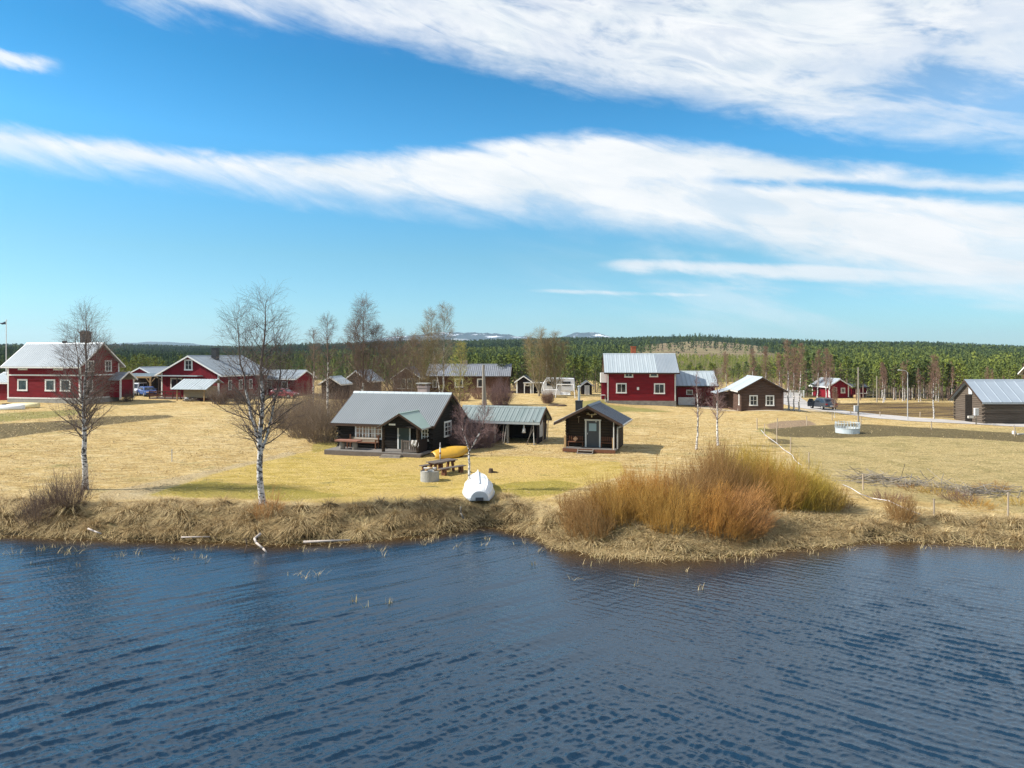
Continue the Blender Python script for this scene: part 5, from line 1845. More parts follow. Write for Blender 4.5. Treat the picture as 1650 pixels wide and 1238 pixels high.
for k in range(5):
    m.box(W + 2.41, -D + k * 1.27, -.5, W + 2.52, -D + k * 1.27 + .1, 1.0)
    if k < 4:
        m.bar((W + 2.46, -D + k * 1.27 + .1, .4), (W + 2.46, -D + k * 1.27 + 1.2, .9), .05, .08)
m.build('deck_railing', M['hull_dark'], h.o)
# back extension, lower
gr = h.o
A2 = np.array([X(352, 108), 108.0])
h = House('rear_wing', 'long low red wing with a pale roof behind the gabled red house', 'house', (X(395, 112), 112), 12, 9.0, 6, 2.3, 2.6, 1.1, 'front', .5, .4)
h.walls(M['red_panel_v'], -.5); h.roof(M['roof_silver'], .4, .03, 'seam', M['white'])
for k in range(3):
    h.window('front', 1.0 + k * 2.8, 2.1 + k * 2.8, .8, 2.0, 1, 1, .13)

# ---------------- woodshed
o = thing('wood_store', 'weathered plank woodshed with a shiny ribbed roof before the gabled red house', 'shed', on(323, 95.2), R(-12))
MB().box(-1.75, -1.2, .45, 1.75, 1.2, 1.95).build('wall', pmat('yellowish_old_planks', (.42, .32, .19), (.30, .25, .19), 2, .9, (.4, 1, 6), .4, lines=('Z', .2, .12, .5)), o)
MB().box(-1.6, -1.05, .05, 1.6, 1.05, .45).build('floor_frame', M['hull_dark'], o)
m = MB(); m.slope(-2.95, 2.55, -2.3, 1.62, .4, 2.95, .42, .04, .06, 'seam'); m.slope(-2.95, 2.55, 1.6, 2.4, .405, 2.95, .42, .04, .06, 'seam')
m.build('roof', M['roof_light'], o)
for xx in (-2.2, 2.0):
    MB().box(xx - .06, -2.0, -.2, xx + .06, -1.88, 1.68).build('post', M['pale_wood'], o)
o = MB().lathe([(.3, 0), (.34, .12), (.28, .45), (.0, .5)], (0, 0), 12).build('water_butt', M['plastic_grey'], None, True, on(301, 93.5))
tag(o, 'grey barrel at the corner of the woodshed', 'barrel')
m = MB()
g = np.random.default_rng(2)
for k in range(14):
    m.bar((g.normal(0, .5), g.normal(0, .25), .1 + .1 * g.random()), (g.normal(0, .6), g.normal(0, .3), .15 + .3 * g.random()), .14, .12)
tag(m.build('log_pile', M['firewood'], None, False, on(309, 92.4)), 'small heap of split logs in front of the woodshed', 'log pile')

# ---------------- carport with cars
o = thing('carport', 'open carport with pale posts between the two red houses on the field', 'carport', on(228, 110), R(-8))
m = MB(); m.slope(-3.6, 3.9, -3.0, 2.95, 3.0, 3.25, .3, .05, .1, 'seam'); m.build('roof', M['roof_light'], o)
MB().box(-3.6, 2.9, 0, 3.9, 3.0, 3.0).build('back_wall', M['dark_panel'], o)
MB().box(-3.6, -3.02, 2.65, 3.9, -2.9, 2.93).build('beam', M['pale_wood'], o)
for xx in (-3.3, .6, 3.7):
    m = MB(); m.box(xx - .1, -3.05, -.2, xx + .1, -2.87, 2.68); m.bar((xx + .06, -2.96, 1.9), (xx + .75, -2.96, 2.66), .09, .1); m.bar((xx - .06, -2.96, 1.9), (xx - .75, -2.96, 2.66), .09, .1)
    m.build('post', M['pale_wood'], o)
A = (X(196, 114), 114.0)
h = House('red_outbuilding', 'red outbuilding whose sloping roof shows above the carport', 'shed', A, 8, 7, 7.0, 2.2, 2.6, 1.7, 'gable', .4, .3)
h.walls(M['red_panel_v'], -.3); h.roof(M['roof_mid'], .5, .03, 'seam', M['white'])


def car(name, label, loc, rotz, paint, kind='hatch', wid=1.8, ln=4.4, ht=1.45, group=None):
    """Nose at -Y."""
    o = thing(name, label, 'car', loc, rotz, group)
    h2 = ln / 2
    if kind == 'wagon':
        low = [(-h2, .35), (-h2 + .05, .72), (-h2 + 1.0, .92), (h2 - .06, .98), (h2, .55), (h2 - .05, .32), (-h2 + .2, .26)]
        cab = [(-h2 + 1.0, .90), (-h2 + 1.55, ht - .07), (-h2 + 2.1, ht), (h2 - .5, ht - .02), (h2 - .05, .96)]
    elif kind == 'van':
        low = [(-h2, .35), (-h2 + .05, .85), (-h2 + .7, 1.05), (h2 - .03, 1.1), (h2, .5), (h2 - .05, .32), (-h2 + .2, .26)]
        cab = [(-h2 + .65, 1.03), (-h2 + 1.35, ht - .08), (-h2 + 1.7, ht), (h2 - .2, ht), (h2 - .03, 1.08)]
    else:
        low = [(-h2, .38), (-h2 + .05, .76), (-h2 + 1.05, .96), (h2 - .08, 1.02), (h2, .62), (h2 - .06, .36), (-h2 + .2, .28)]
        cab = [(-h2 + 1.05, .94), (-h2 + 1.75, ht - .05), (-h2 + 2.3, ht), (h2 - .75, ht - .05), (h2 - .12, 1.0)]

    def sweep(poly, w0, w1, zlo, zhi):
        f = lambda z: w0 + (w1 - w0) * (z - zlo) / (zhi - zlo)
        n = len(poly)
        vs = [(-f(z) / 2, y, z) for y, z in poly] + [(f(z) / 2, y, z) for y, z in poly]
        fs = [(i, n + i, n + (i + 1) % n, (i + 1) % n) for i in range(n)] + [tuple(range(n)), tuple(range(2 * n - 1, n - 1, -1))]
        return vs, fs
    m = MB(); m.add(*sweep(low, wid, wid * .97, .26, 1.0)); m.add(*sweep(cab, wid * .96, wid * .76, .9, ht))
    body = m.build('body', paint, o)
    bv = body.modifiers.new('bevel', 'BEVEL'); bv.width = .06; bv.segments = 2
    # glass set proud of the cabin
    zs = 1.0 if kind != 'van' else 1.12
    gl = MB()
    def side_w(z):
        return (wid * .96 + (wid * .76 - wid * .96) * (z - .9) / (ht - .9)) / 2 + .006
    y0, y1, y2, y3 = cab[0][0] + .42, cab[1][0] + .30, cab[3][0] - .1, cab[4][0] - .25
    zt = ht - .15
    for s in (-1, 1):
        for (ya, yb, yc, yd) in ((y0, y1, (y1 + y2) / 2 - .05, (y1 + y2) / 2 - .05), ((y1 + y2) / 2 + .05, (y1 + y2) / 2 + .05, y2, y3)):
            gl.add([(s * side_w(zs), ya, zs), (s * side_w(zt), yb, zt), (s * side_w(zt), yc, zt), (s * side_w(zs), yd, zs)], [(0, 1, 2, 3)])
    gl.build('side_windows', M['glass'], o)

    def screen(pa, pb, nm):
        (ya, za), (yb, zb) = pa, pb
        d = Vector((0, yb - ya, zb - za)); nrm = Vector((0, -(zb - za), yb - ya)); nrm.normalize()
        if nm == 'rear_window':
            nrm = Vector((0, abs(nrm.y), abs(nrm.z)))
        else:
            nrm = Vector((0, -abs(nrm.y), abs(nrm.z)))
        q = []
        for t in (.14, .9):
            z = za + (zb - za) * t; y = ya + (yb - ya) * t
            w = side_w(z) - .09
            q += [(-w, y + nrm.y * .012, z + nrm.z * .012), (w, y + nrm.y * .012, z + nrm.z * .012)]
        MB().add([q[0], q[1], q[3], q[2]], [(0, 1, 2, 3)]).build(nm, M['glass'], o)
    screen(cab[0], cab[1], 'windscreen'); screen(cab[4], cab[3], 'rear_window')
    for s in (-1, 1):
        for yy in (-h2 + .82, h2 - .85):
            w = MB().tube((s * (wid / 2 - .2), yy, .31), (s * (wid / 2 + .02), yy, .31), .31, .31, 18).build('wheel', M['tyre'], o)
            MB().tube((s * (wid / 2 + .0), yy, .31), (s * (wid / 2 + .035), yy, .31), .19, .17, 14).build('rim', M['steel'], w)
        MB().box(s * (wid / 2 - .12), -h2 - .015, .60, s * (wid / 2 - .52), -h2 + .12, .74).build('headlight', M['lamp_glass'], o)
        MB().box(s * (wid / 2 - .06), h2 + .012, .70, s * (wid / 2 - .34), h2 - .1, .90).build('tail_light', M['rear_lamp'], o)
        MB().box(s * (wid / 2 + .02), cab[0][0] + .45, .98, s * (wid / 2 + .2), cab[0][0] + .55, 1.12).build('mirror', paint, o)
    MB().box(-.45, -h2 - .02, .42, .45, -h2 + .05, .56).build('grille', M['black'], o)
    MB().box(-.26, h2 - .03, .50, .26, h2 + .02, .62).build('number_plate', M['white'], o)
    MB().box(-wid / 2 + .1, -h2 - .03, .30, wid / 2 - .1, -h2 + .1, .40).build('bumper', M['black'], o)
    return o


car('parked_car', 'white van parked at the carport behind the blue car', on(220, 107.5), R(8), M['car_white'], 'van', 1.85, 4.9, 1.95)
car('parked_car', 'blue station wagon parked nose out in front of the carport', on(238, 104.5), R(42), M['car_blue'], 'wagon', 1.75, 4.5, 1.45)
car('parked_car', 'dull red car half hidden behind the bare birch crowns by the rear wing', on(458, 104), R(75), M['car_red'], 'hatch', 1.75, 4.2, 1.45)
c = car('parked_car', 'dark slate hatchback on the gravel road with its door swung open', on(1326, 97.0, .05), R(186), M['car_dark'], 'hatch', 1.85, 4.4, 1.6)
c['label'] = 'dark slate hatchback on the gravel road with its door swung open'
dr = MB().prism([(-.05, .34), (.95, .34), (1.0, .95), (.72, 1.45), (.2, 1.42), (-.05, 1.0)], 'y', -.04, .04).build('open_door', M['car_dark'], c)
dr.location = (.92, -.75, 0); dr.rotation_euler = (0, 0, R(-5))
MB().prism([(.05, .98), (.92, .98), (.68, 1.38), (.24, 1.36)], 'y', -.05, .05).build('door_window', M['glass'], dr)
dr.rotation_euler = (0, 0, R(0))

# ---------------- bungalow and the garden huts
A = (X(690, 119), 119.0)
h = House('bungalow', 'long brown bungalow with a slate-grey roof behind the grove', 'house', A, 3, 14.0, 7, 1.9, 3.25, 1.75, 'front', .5, .4)
h.walls(M['brown_panel'], -.4)
h.roof(M['roof_slate'], .35, .03, 'wave', M['dark_trim'])


def bpx(px):
    return (px - 690) * 119 / F


h.window('front', bpx(733), bpx(746.5), 1.05, 2.6, 1, 1, .2); h.window('front', bpx(769), bpx(782), 1.05, 2.6, 1, 1, .2)
h.window('front', bpx(697), bpx(704), 1.0, 2.4, 1, 1, .14, mat=M['offwhite'])
h.chimney(-1.0, .2, .8, .7, 4.2, 5.7, M['chimney'])
A = (X(634, 116), 116.0)
h = House('glazed_veranda', 'glazed veranda house with weathered pale framing behind the grove', 'veranda', A, 3, 6, 4.5, 1.9, 3.0, 1.55, 'gable', .45, .5)
h.walls(M['brown_panel'], -.4)
h.roof(M['roof_slate'], .35, .03, 'wave', M['offwhite'])
h.window('right', .3, 2.1, .9, 2.7, 2, 1, .13, mat=M['offwhite']); h.window('right', 2.35, 4.25, .9, 2.7, 2, 1, .13, mat=M['offwhite'])
h.corners(M['offwhite'], .14)
A = (X(832, 117.5), 117.5)
h = House('playhouse_shed', 'dark brown hut with white trim and a small pale window near the caravan', 'shed', A, 8, 3.2, 2.6, 1.9, 2.2, .9, 'gable', .28, .3)
h.walls(M['dark_panel'], -.3)
h.roof(M['roof_dark'], .4, .02, 'seam', M['white'])
h.corners(M['white'], .2)
h.window('right', 1.5, 2.3, 1.35, 2.05, 1, 1, .16)
o = thing('porch_canopy', 'flat white canopy on posts joined to the dark brown hut', 'canopy', on(859, 117.5), R(-8))
MB().box(-1.6, -1.0, 1.75, 1.8, 1.3, 1.9).build('roof', M['offwhite'], o)
for xx in (-1.4, .1, 1.6):
    MB().box(xx - .07, -.97, -.2, xx + .07, -.83, 1.77).build('post', M['white'], o)
MB().box(-1.5, 1.15, -.2, 1.7, 1.25, 1.75).build('back_wall', M['dark_panel'], o)
A = (X(938, 115), 115.0)
h = House('garden_hut', 'tiny dark hut with a pale door frame at the foot of the forest', 'hut', A, 0, 1.9, 1.65, 1.85, 1.75, .6, 'gable', .22, .22)
h.walls(M['dark_panel'], -.2); h.roof(M['roof_dark'], .4, .02, 'seam', M['offwhite'])
h.door('right', .42, 1.22, .0, 1.5, M['textile'], M['white'], handle=False)
A = (X(518, 104), 104.0)
h = House('old_hut', 'dark hut with a pale sloping roof deep in the thicket', 'hut', A, 10, 3.6, 3.0, 2.0, 2.3, .9, 'gable', .35, .35)
h.walls(M['dark_panel'], -.3); h.roof(M['roof_light'], .5, .03, 'seam', M['offwhite'])
A = (X(556, 112), 112.0)
h = House('old_barn', 'low grey barn with a silver roof glimpsed behind the broad birch', 'barn', A, 12, 5.5, 4.0, 2.0, 2.5, 1.5, 'gable', .4, .4)
h.walls(M['log_grey'], -.3); h.roof(M['roof_silver'], .5, .03, 'seam', M['offwhite'])
# caravan
o = thing('caravan', 'white caravan parked behind the poplars at the forest edge', 'caravan', on(901, 116.5, -.05), R(-4))
m = MB(); m.prism([(-2.7, .55), (2.5, .55), (2.75, 1.2), (2.55, 2.75), (-2.2, 2.85), (-2.85, 1.6)], 'y', -1.1, 1.1)
b_ = m.build('body', M['car_white'], o); bv = b_.modifiers.new('bevel', 'BEVEL'); bv.width = .12; bv.segments = 3
for xa, xb in ((-2.1, -.9), (.5, 1.9)):
    MB().box(xa, -1.13, 1.5, xb, -1.09, 2.2).build('window', M['glass'], o)
MB().box(-.6, -1.13, .7, .15, -1.095, 2.45).build('door', M['plastic_grey'], o)
MB().tube((0, -1.1, .35), (0, -.85, .35), .34, .34, 16).build('wheel', M['tyre'], o)
m = MB(); m.bar((-2.7, 0, .5), (-3.9, 0, .45), .1, .1); m.build('tow_bar', M['steel'], o)
o = thing('swing_frame', 'white A-frame garden swing standing in front of the caravan', 'swing', on(911, 108), R(-6))
m = MB()
for xx in (-1.3, 1.3):
    for s in (-1, 1):
        m.tube((xx, 0, 2.1), (xx + .25 * (1 if xx > 0 else -1), s * .85, -.05), .045, .045, 8)
m.tube((-1.4, 0, 2.1), (1.4, 0, 2.1), .07, .07, 8)
m.build('frame', M['white'], o)
m = MB(); m.box(-.8, -.25, .45, .8, .25, .52); m.box(-.8, .22, .52, .8, .28, 1.0)
m.build('seat', M['white'], o)
for xx in (-.75, .75):
    MB().tube((xx, .1, .5), (xx, 0, 2.08), .02, .02, 6).build('hanger', M['steel'], o)
o = thing('white_trailer', 'low pale covered trailer beside the caravan', 'trailer', on(889, 109), R(-6))
m = MB(); m.prism([(-1.4, .4), (1.4, .4), (1.45, .9), (1.0, 1.25), (-1.1, 1.2), (-1.5, .9)], 'y', -.8, .8); m.build('body', M['textile'], o)
MB().tube((0, -.85, .3), (0, -.68, .3), .3, .3, 14).build('wheel', M['tyre'], o)
# ------------------------------------------------------------------ boats and lawn furniture
def hull(o, L, B, Hh, mat_hull, nm='hull', transom=True, keel=True, flat=.55):
    """An upturned rowing boat: keel up, bow at +Y, stern at -Y."""
    K, S = 15, 13
    vs = []
    for i in range(K):
        s = i / (K - 1)
        y = -L / 2 + L * s
        w = B / 2 * (np.interp(s, [0, .12, .25, .42, .6, .75, .87, .95, 1], [.55, .74, .90, 1, .97, .80, .50, .25, .03]))
        hh = Hh * np.interp(s, [0, .15, .4, .7, .9, 1], [.62, .80, .95, 1.0, .98, .92])
        sheer = Hh * np.interp(s, [0, .5, 1], [.02, .0, .02])
        for j in range(S):
            a = math.pi * j / (S - 1)
            cx = math.cos(a); sz = math.sin(a)
            x = -w * np.sign(cx) * abs(cx) ** flat
            z = sheer + (hh - sheer) * sz ** (1.05 if s < .8 else 1.05 + (s - .8) * 1.2)
            vs.append((x, y, z))
    fs = [(i * S + j, i * S + j + 1, (i + 1) * S + j + 1, (i + 1) * S + j) for i in range(K - 1) for j in range(S - 1)]
    m = MB().add(vs, fs)
    hb = m.build(nm, mat_hull, o, True)
    so = hb.modifiers.new('skin', 'SOLIDIFY'); so.thickness = .03
    return vs, K, S


o = thing('rowing_boat', 'white rowing boat lying keel up on the lawn by the shore', 'boat', on(771, 37.2, -.02), R(4))
vs, K, S = hull(o, 4.8, 1.70, .80, M['boat_white'], flat=.8)
m = MB(); m.add(vs[:S], [tuple(range(S))]); m.build('transom', M['boat_grey'], o)
m = MB(); q = [(a * .8, -2.415, .06 + c * .82) for a, b_, c in vs[:S]]; q2 = [(a, -2.44, c) for a, b_, c in q]
m.add(q + q2, [tuple(range(S, 2 * S))[::-1]] + [(i, i + 1, S + i + 1, S + i) for i in range(S - 1)]); m.build('transom_board', M['boat_grey'], o)
MB().box(-.20, -2.485, .03, .20, -2.435, .19).build('motor_plate', M['door_grey'], o)
m = MB()
cl = [vs[i * S + S // 2] for i in range(3, K)]
for a, b_ in zip(cl[:-1], cl[1:]):
    m.bar((0, a[1], a[2] + .025), (0, b_[1], b_[2] + .025), .06, .09)
m.build('keel', M['boat_white'], o)
for sx in (-1, 1):
    for jj in (2, 4):
        m = MB()
        for i in range(1, K - 2):
            a, b_ = vs[i * S + jj], vs[(i + 1) * S + jj]
            m.bar((sx * a[0], a[1], a[2] + .01), (sx * b_[0], b_[1], b_[2] + .01), .035, .035)
        m.build('strake', M['boat_white'], o)
m = MB()
for i in range(K - 1):
    for j in (0, S - 1):
        a, b_ = vs[i * S + j], vs[(i + 1) * S + j]
        m.bar((a[0], a[1], a[2] + .03), (b_[0], b_[1], b_[2] + .03), .06, .06)
m.build('gunwale', M['boat_grey'], o)
o = MB().lathe([(.0, 0), (.13, .03), (.15, .12), (.13, .24), (.0, .27)], (0, 0), 14).build('mooring_buoy', M['rust'], None, True, on(754.5, 37.0))
MB().tube((0, 0, .26), (0, 0, .33), .03, .03, 8).build('eye', M['black'], o)
tag(o, 'small rusty orange buoy at the foot of the slim birch', 'buoy')
# yellow boat by the cottage gable
o = thing('yellow_boat', 'yellow rowing boat turned over beside the cottage gable', 'boat', on(727, 49.0, .30), R(-55))
o.rotation_euler = (R(4), R(24), R(-55))
hull(o, 2.9, 1.35, .34, M['boat_yellow'], flat=.85)
m = MB()
for yy in (-.7, .6):
    m.box(-.5, yy - .08, -.30, .5, yy + .08, .08)
m.build('support_log', M['hull_dark'], o)
# boat at the big red house
o = thing('yellow_boat', 'pale yellow boat lying keel up before the big red house', 'boat', on(38, 82.5, .05), R(-97))
hull(o, 4.4, 1.7, .62, M['cream'], flat=.6)
MB().box(-.7, -2.25, .0, .7, -2.16, .5).build('transom', M['hull_dark'], o)
o = thing('white_boat', 'white boat hull on the grass in front of the pale yellow one', 'boat', on(4, 80.5, .03), R(-88))
hull(o, 5.2, 1.5, .55, M['boat_white'], flat=.6)
MB().box(-.6, -2.62, .0, .6, -2.56, .42).build('transom', M['boat_grey'], o)

# picnic table
px_, d_ = 712, 43.2
bx = on(px_, d_)
o = thing('picnic_table', 'dark weathered plank table on the lawn by the concrete ring', 'table', bx, R(-40))
m = MB()
for k in range(5):
    m.box(-.42 + k * .175, -1.0, .70, -.42 + k * .175 + .16, 1.0, .745)
m.build('table_top', M['table_wood'], o)
for yy in (-.75, .75):
    m = MB(); m.bar((-.3, yy, 0), (-.16, yy, .70), .13, .13); m.bar((.3, yy, 0), (.16, yy, .70), .13, .13); m.bar((-.4, yy, .64), (.4, yy, .64), .1, .1)
    m.build('trestle', M['brown_wood'], o)


def plank_bench(label, off, rz):
    p = local(o, (off, 0, 0))
    b = thing('plank_bench', label, 'bench', (p[0], p[1], gz(p[0], p[1])), rz)
    m = MB(); m.box(-.19, -1.0, .40, -.01, 1.0, .45); m.box(.01, -1.0, .40, .19, 1.0, .45); m.build('seat', M['table_wood'], b)
    for yy in (-.7, .7):
        m = MB(); m.box(-.15, yy - .09, 0, -.04, yy + .09, .40); m.box(.04, yy - .09, 0, .15, yy + .09, .40); m.build('leg', M['brown_wood'], b)


plank_bench('dark plank bench at the fire ring side of the picnic table', -.85, R(-40))
plank_bench('dark plank bench at the birch side of the picnic table', .95, R(-43))
p = local(o, (-.05, -.1, .745))
m = MB(); m.tube((0, 0, 0), (0, 0, .85), .035, .05, 10); m.tube((0, 0, .85), (.0, 0, 1.15), .05, .012, 10)
pa = m.build('folded_parasol', M['textile'], None, True, p)
MB().tube((0, 0, .42), (0, 0, .52), .056, .056, 10).build('parasol_tie', M['rust'], pa)
tag(pa, 'thin folded parasol standing in the picnic table', 'parasol')
o = thing('fire_ring', 'pale concrete well ring used as a fire pit on the lawn', 'fire pit', on(692.5, 40.3, -.02))
MB().lathe([(.46, .0), (.46, .06), (.47, .08), (.53, .58), (.55, .60), (.55, .0)][::-1], (0, 0), 32).build('ring', M['concrete'], o)
MB().lathe([(.0, .35), (.46, .33), (.46, .0)], (0, 0), 24).build('ash_bed', M['stump'], o)
g = np.random.default_rng(9)
lg = thing('log_pile', 'few pale split logs lying in the concrete fire ring', 'log pile', on(692.5, 40.3, .33))
for k in range(7):
    a = g.random() * 3.14; c_ = (g.normal(0, .1), g.normal(0, .1)); z = .1 + .05 * k
    MB().tube((c_[0] - .36 * math.cos(a), c_[1] - .36 * math.sin(a), z), (c_[0] + .36 * math.cos(a), c_[1] + .36 * math.sin(a), z + g.normal(0, .04)), .055, .05, 6).build('split_log', M['pale_wood'] if k % 2 else M['offwhite'], lg)
m = MB(); m.lathe([(.19, -.05), (.15, .1), (.12, .27), (.0, .25)], (0, 0), 10); m.poly_tube([(.1, 0, .05), (.35, .05, .03), (.55, .1, -.02)], [.07, .05, .02], 6)
tag(m.build('tree_stump', M['stump'], None, False, on(791, 43.2)), 'small dark stump with a root on the lawn below the long shed', 'stump')

# driftwood on the shore
def log_on_shore(label, pa, pb, r, mat='driftwood', pts=None, name='driftwood_log'):
    P = pts or [pa, pb]
    W3 = []
    for (px, py, z) in P:
        d = (H - z) * F / (py - HZ)
        W3.append(np.array([X(px, d), d, z]))
    c = W3[0].copy()
    m = MB(); rs_ = np.linspace(r, r * .7, len(W3))
    m.poly_tube([tuple(w - c) for w in W3], list(rs_), 9)
    return tag(m.build(name, M[mat], None, True, tuple(c)), label, 'driftwood')


log_on_shore('thick white log lying at the water edge', (489, 873.5, .14), (564, 870.5, .16), .055)
log_on_shore('thin pale pole at the foot of the tussock bank', (292, 866, .22), (338, 865, .24), .035)
log_on_shore('curved white branch reaching from the bank into the water', None, None, .055, pts=[(420, 860, .55), (410, 868, .40), (413, 875, .28), (424, 884, .12), (430, 891, -.03)], name='driftwood_branch')
log_on_shore('dark snag standing in the water beside the curved white branch', None, None, .03, 'stump', pts=[(396, 868, .45), (398, 878, .2), (394, 893, -.05)], name='driftwood_branch')
log_on_shore('short bleached branch on the bank under the brown shrubs', None, None, .04, pts=[(142, 852, .45), (152, 856, .4), (163, 860, .3)], name='driftwood_branch')
log_on_shore('pale leaning stake on the bank below the boat', None, None, .045, 'grey_wood', pts=[(747, 836, .55), (742.5, 826, .85), (742.5, 817, 1.15)], name='driftwood_branch')

# ------------------------------------------------------------------ fences, poles, lamps
GF = 'thin wooden fence posts of the pasture'
posts = [(1220, 692, 674), (1232, 702, 683), (1252.5, 690, 674), (1252, 715, 690), (1274, 730, 705), (1303, 757, 729), (1391, 790, 764), (1505, 834, 804), (1624, 857, 816),
         (1300, 686, 671), (1341, 678, 666), (1387, 686, 672), (1501, 692, 679), (1635, 703, 688), (1482.5, 672, 664), (1371, 668, 660), (1418, 671, 664)]
fp = None
pole_tops = {}
for i, (px, pb, pt) in enumerate(posts):
    d = 40.0
    for _ in range(30):
        z = gz(X(px, d), d); d = (H - z) * F / (pb - HZ)
    hgt = (pb - pt) * d / F
    if fp is None or True:
        m = MB(); m.tube((0, 0, -.2), (.02 * (i % 3 - 1), 0, hgt), .035 + .0003 * d, .03 + .0003 * d, 8)
        q = m.build('fence_post', M['post_wood'], None, False, on(px, d))
    tag(q, 'thin pale pasture fence post', 'fence post', GF)
    pole_tops[i] = (X(px, d), d, gz(X(px, d), d) + hgt)


def strand(name, label, pts, r, mat, cat, sag=.0):
    P = [np.array(p, float) for p in pts]
    out = []
    for a, b_ in zip(P[:-1], P[1:]):
        for k in range(6):
            s = k / 6
            out.append(a + (b_ - a) * s - np.array([0, 0, sag * 4 * s * (1 - s)]))
    out.append(P[-1])
    T = Tubes(); T.add((np.array(out) - P[0])[None], np.full((1, len(out)), r), 5)
    o = T.build(name, M[mat], None, True); o.location = tuple(P[0])
    return tag(o, label, cat)


def gpt(px, py, dz):
    d = 40.0
    for _ in range(30):
        z = gz(X(px, d), d) + dz; d = (H - z) * F / (py - HZ)
    return (X(px, d), d, z)


strand('fence_tape', 'white fence tape lying slack from the green corner down to the willows', [gpt(1226, 693, .05), gpt(1234, 702, .12), gpt(1251, 714, .12), gpt(1262, 724, .06), gpt(1276, 733, .25), gpt(1281, 742, .1), gpt(1291, 750, .06)], .022, 'rope', 'fence tape')
strand('fence_tape', 'white fence tape hanging slack between the three posts near the water', [gpt(1358, 781, .5), gpt(1372, 787, .35), gpt(1386, 796, .4), gpt(1405, 803, .12), gpt(1432, 807, .2), gpt(1455, 818, .3), gpt(1480, 828, .25), gpt(1505, 832, .3), gpt(1540, 831, .35), gpt(1575, 840, .3), gpt(1624, 847, .4), gpt(1680, 851, .4)], .02, 'rope', 'fence tape')
m = MB(); m.tube((0, 0, -.15), (0, 0, .85), .03, .03, 8)
tag(m.build('marker_stake', M['pole_grey'], None, False, on(277, 46.5)), 'lone grey stake in the dry field beyond the largest birch', 'stake')


def utility_pole(name, label, px, d, top_py, r=.11, arm=True, brace=False, box=False, lean=0.0):
    x, y, z = on(px, d)
    ht = Zp(top_py, d) - z
    o = thing(name, label, 'utility pole', (x, y, z))
    MB().tube((0, 0, -.3), (lean, 0, ht), r, r * .72, 10).build('pole', M['pole'], o)
    if arm:
        MB().bar((lean - .55, 0, ht - .35), (lean + .55, 0, ht - .35), .08, .1).build('crossarm', M['grey_wood'], o)
        for s in (-.5, 0, .5):
            MB().lathe([(.035, ht - .30), (.05, ht - .22), (.03, ht - .14), (0, ht - .13)], (lean + s, 0), 8).build('insulator', M['black'], o)
    if brace:
        MB().tube((.35, 0, -.2), (.05, 0, ht - 1.1), r * .9, r * .7, 10).build('brace_pole', M['pole'], o)
    if box:
        MB().box(-.45, -.14, 1.5, -.1, .12, 2.15).build('meter_box', M['plastic_grey'], o)
    return (x + lean, y, z + ht - .12)


u1 = utility_pole('utility_pole', 'stout grey pole with a brace pole rising behind the long shed', 779, 66, 588, .16, False, True)
u2 = utility_pole('utility_pole', 'tall thin pole in front of the forest between the two poplars', 881, 122, 549, .14)
u3 = utility_pole('utility_pole', 'pole with a grey meter box beside the hay feeder', 1383, 74.5, 592, .09, False, False, True)
u4 = utility_pole('utility_pole', 'thin pole at the far side of the ploughed field', 1413, 114, 606, .10, False)
m = MB()


def street_lamp(label, px, d, top, arm=-1.0):
    x, y, z = on(px, d); ht = Zp(top, d) - z
    o = thing('street_lamp', label, 'street lamp', (x, y, z))
    MB().tube((0, 0, -.3), (0, 0, ht), .06, .04, 10).build('post', M['pole_grey'], o)
    MB().poly_tube([(0, 0, ht - .05), (arm * .35, 0, ht + .18), (arm, 0, ht + .25)], [.03, .028, .025], 8).build('arm', M['pole_grey'], o)
    MB().prism([(arm * .95, ht + .19), (arm * 1.5, ht + .21), (arm * 1.55, ht + .27), (arm * 1.3, ht + .32), (arm * .95, ht + .30)], 'y', -.1, .1).build('lamp_head', M['offwhite'], o)


street_lamp('street lamp with a curved arm over the gravel road', 1462.5, 81.0, 600, -.75)
street_lamp('small grey street lamp half hidden in the wood beyond the field', 1400, 128, 622, .6)
strand('power_line', 'power line strung from the meter pole over the brown log house', [u3, (X(1300, 96), 96, Zp(596, 96)), (X(1160, 118), 118, Zp(596, 118)), (X(1010, 128), 128, Zp(592, 128)), u2], .012, 'black', 'wire', .15)
# flagpole
x, y, z = on(10, 96)
ht = Zp(517, 96) - z
o = thing('flagpole', 'white flagpole with a drooping pennant beside the big red house', 'flagpole', (x, y, z))
MB().tube((0, 0, -.2), (0, 0, ht), .075, .045, 10).build('pole', M['white'], o)
MB().lathe([(.06, ht), (.09, ht + .07), (.05, ht + .14), (0, ht + .15)], (0, 0), 10).build('ball', M['white'], o)
m = MB()
K = 10
v1 = [(-1.1 * k / (K - 1), .05 * math.sin(k * 1.1), ht - .15 - .25 * (k / (K - 1)) ** 1.2 + .05 * math.sin(k)) for k in range(K)]
v2 = [(a, b_ + .02, c - .42 * (1 - k / (K - 1)) - .03) for k, (a, b_, c) in enumerate(v1)]
m.add(v1 + v2, [(k, k + 1, K + k + 1, K + k) for k in range(K - 1)])
pn = m.build('pennant', M['pennant'], o); so = pn.modifiers.new('cloth', 'SOLIDIFY'); so.thickness = .015
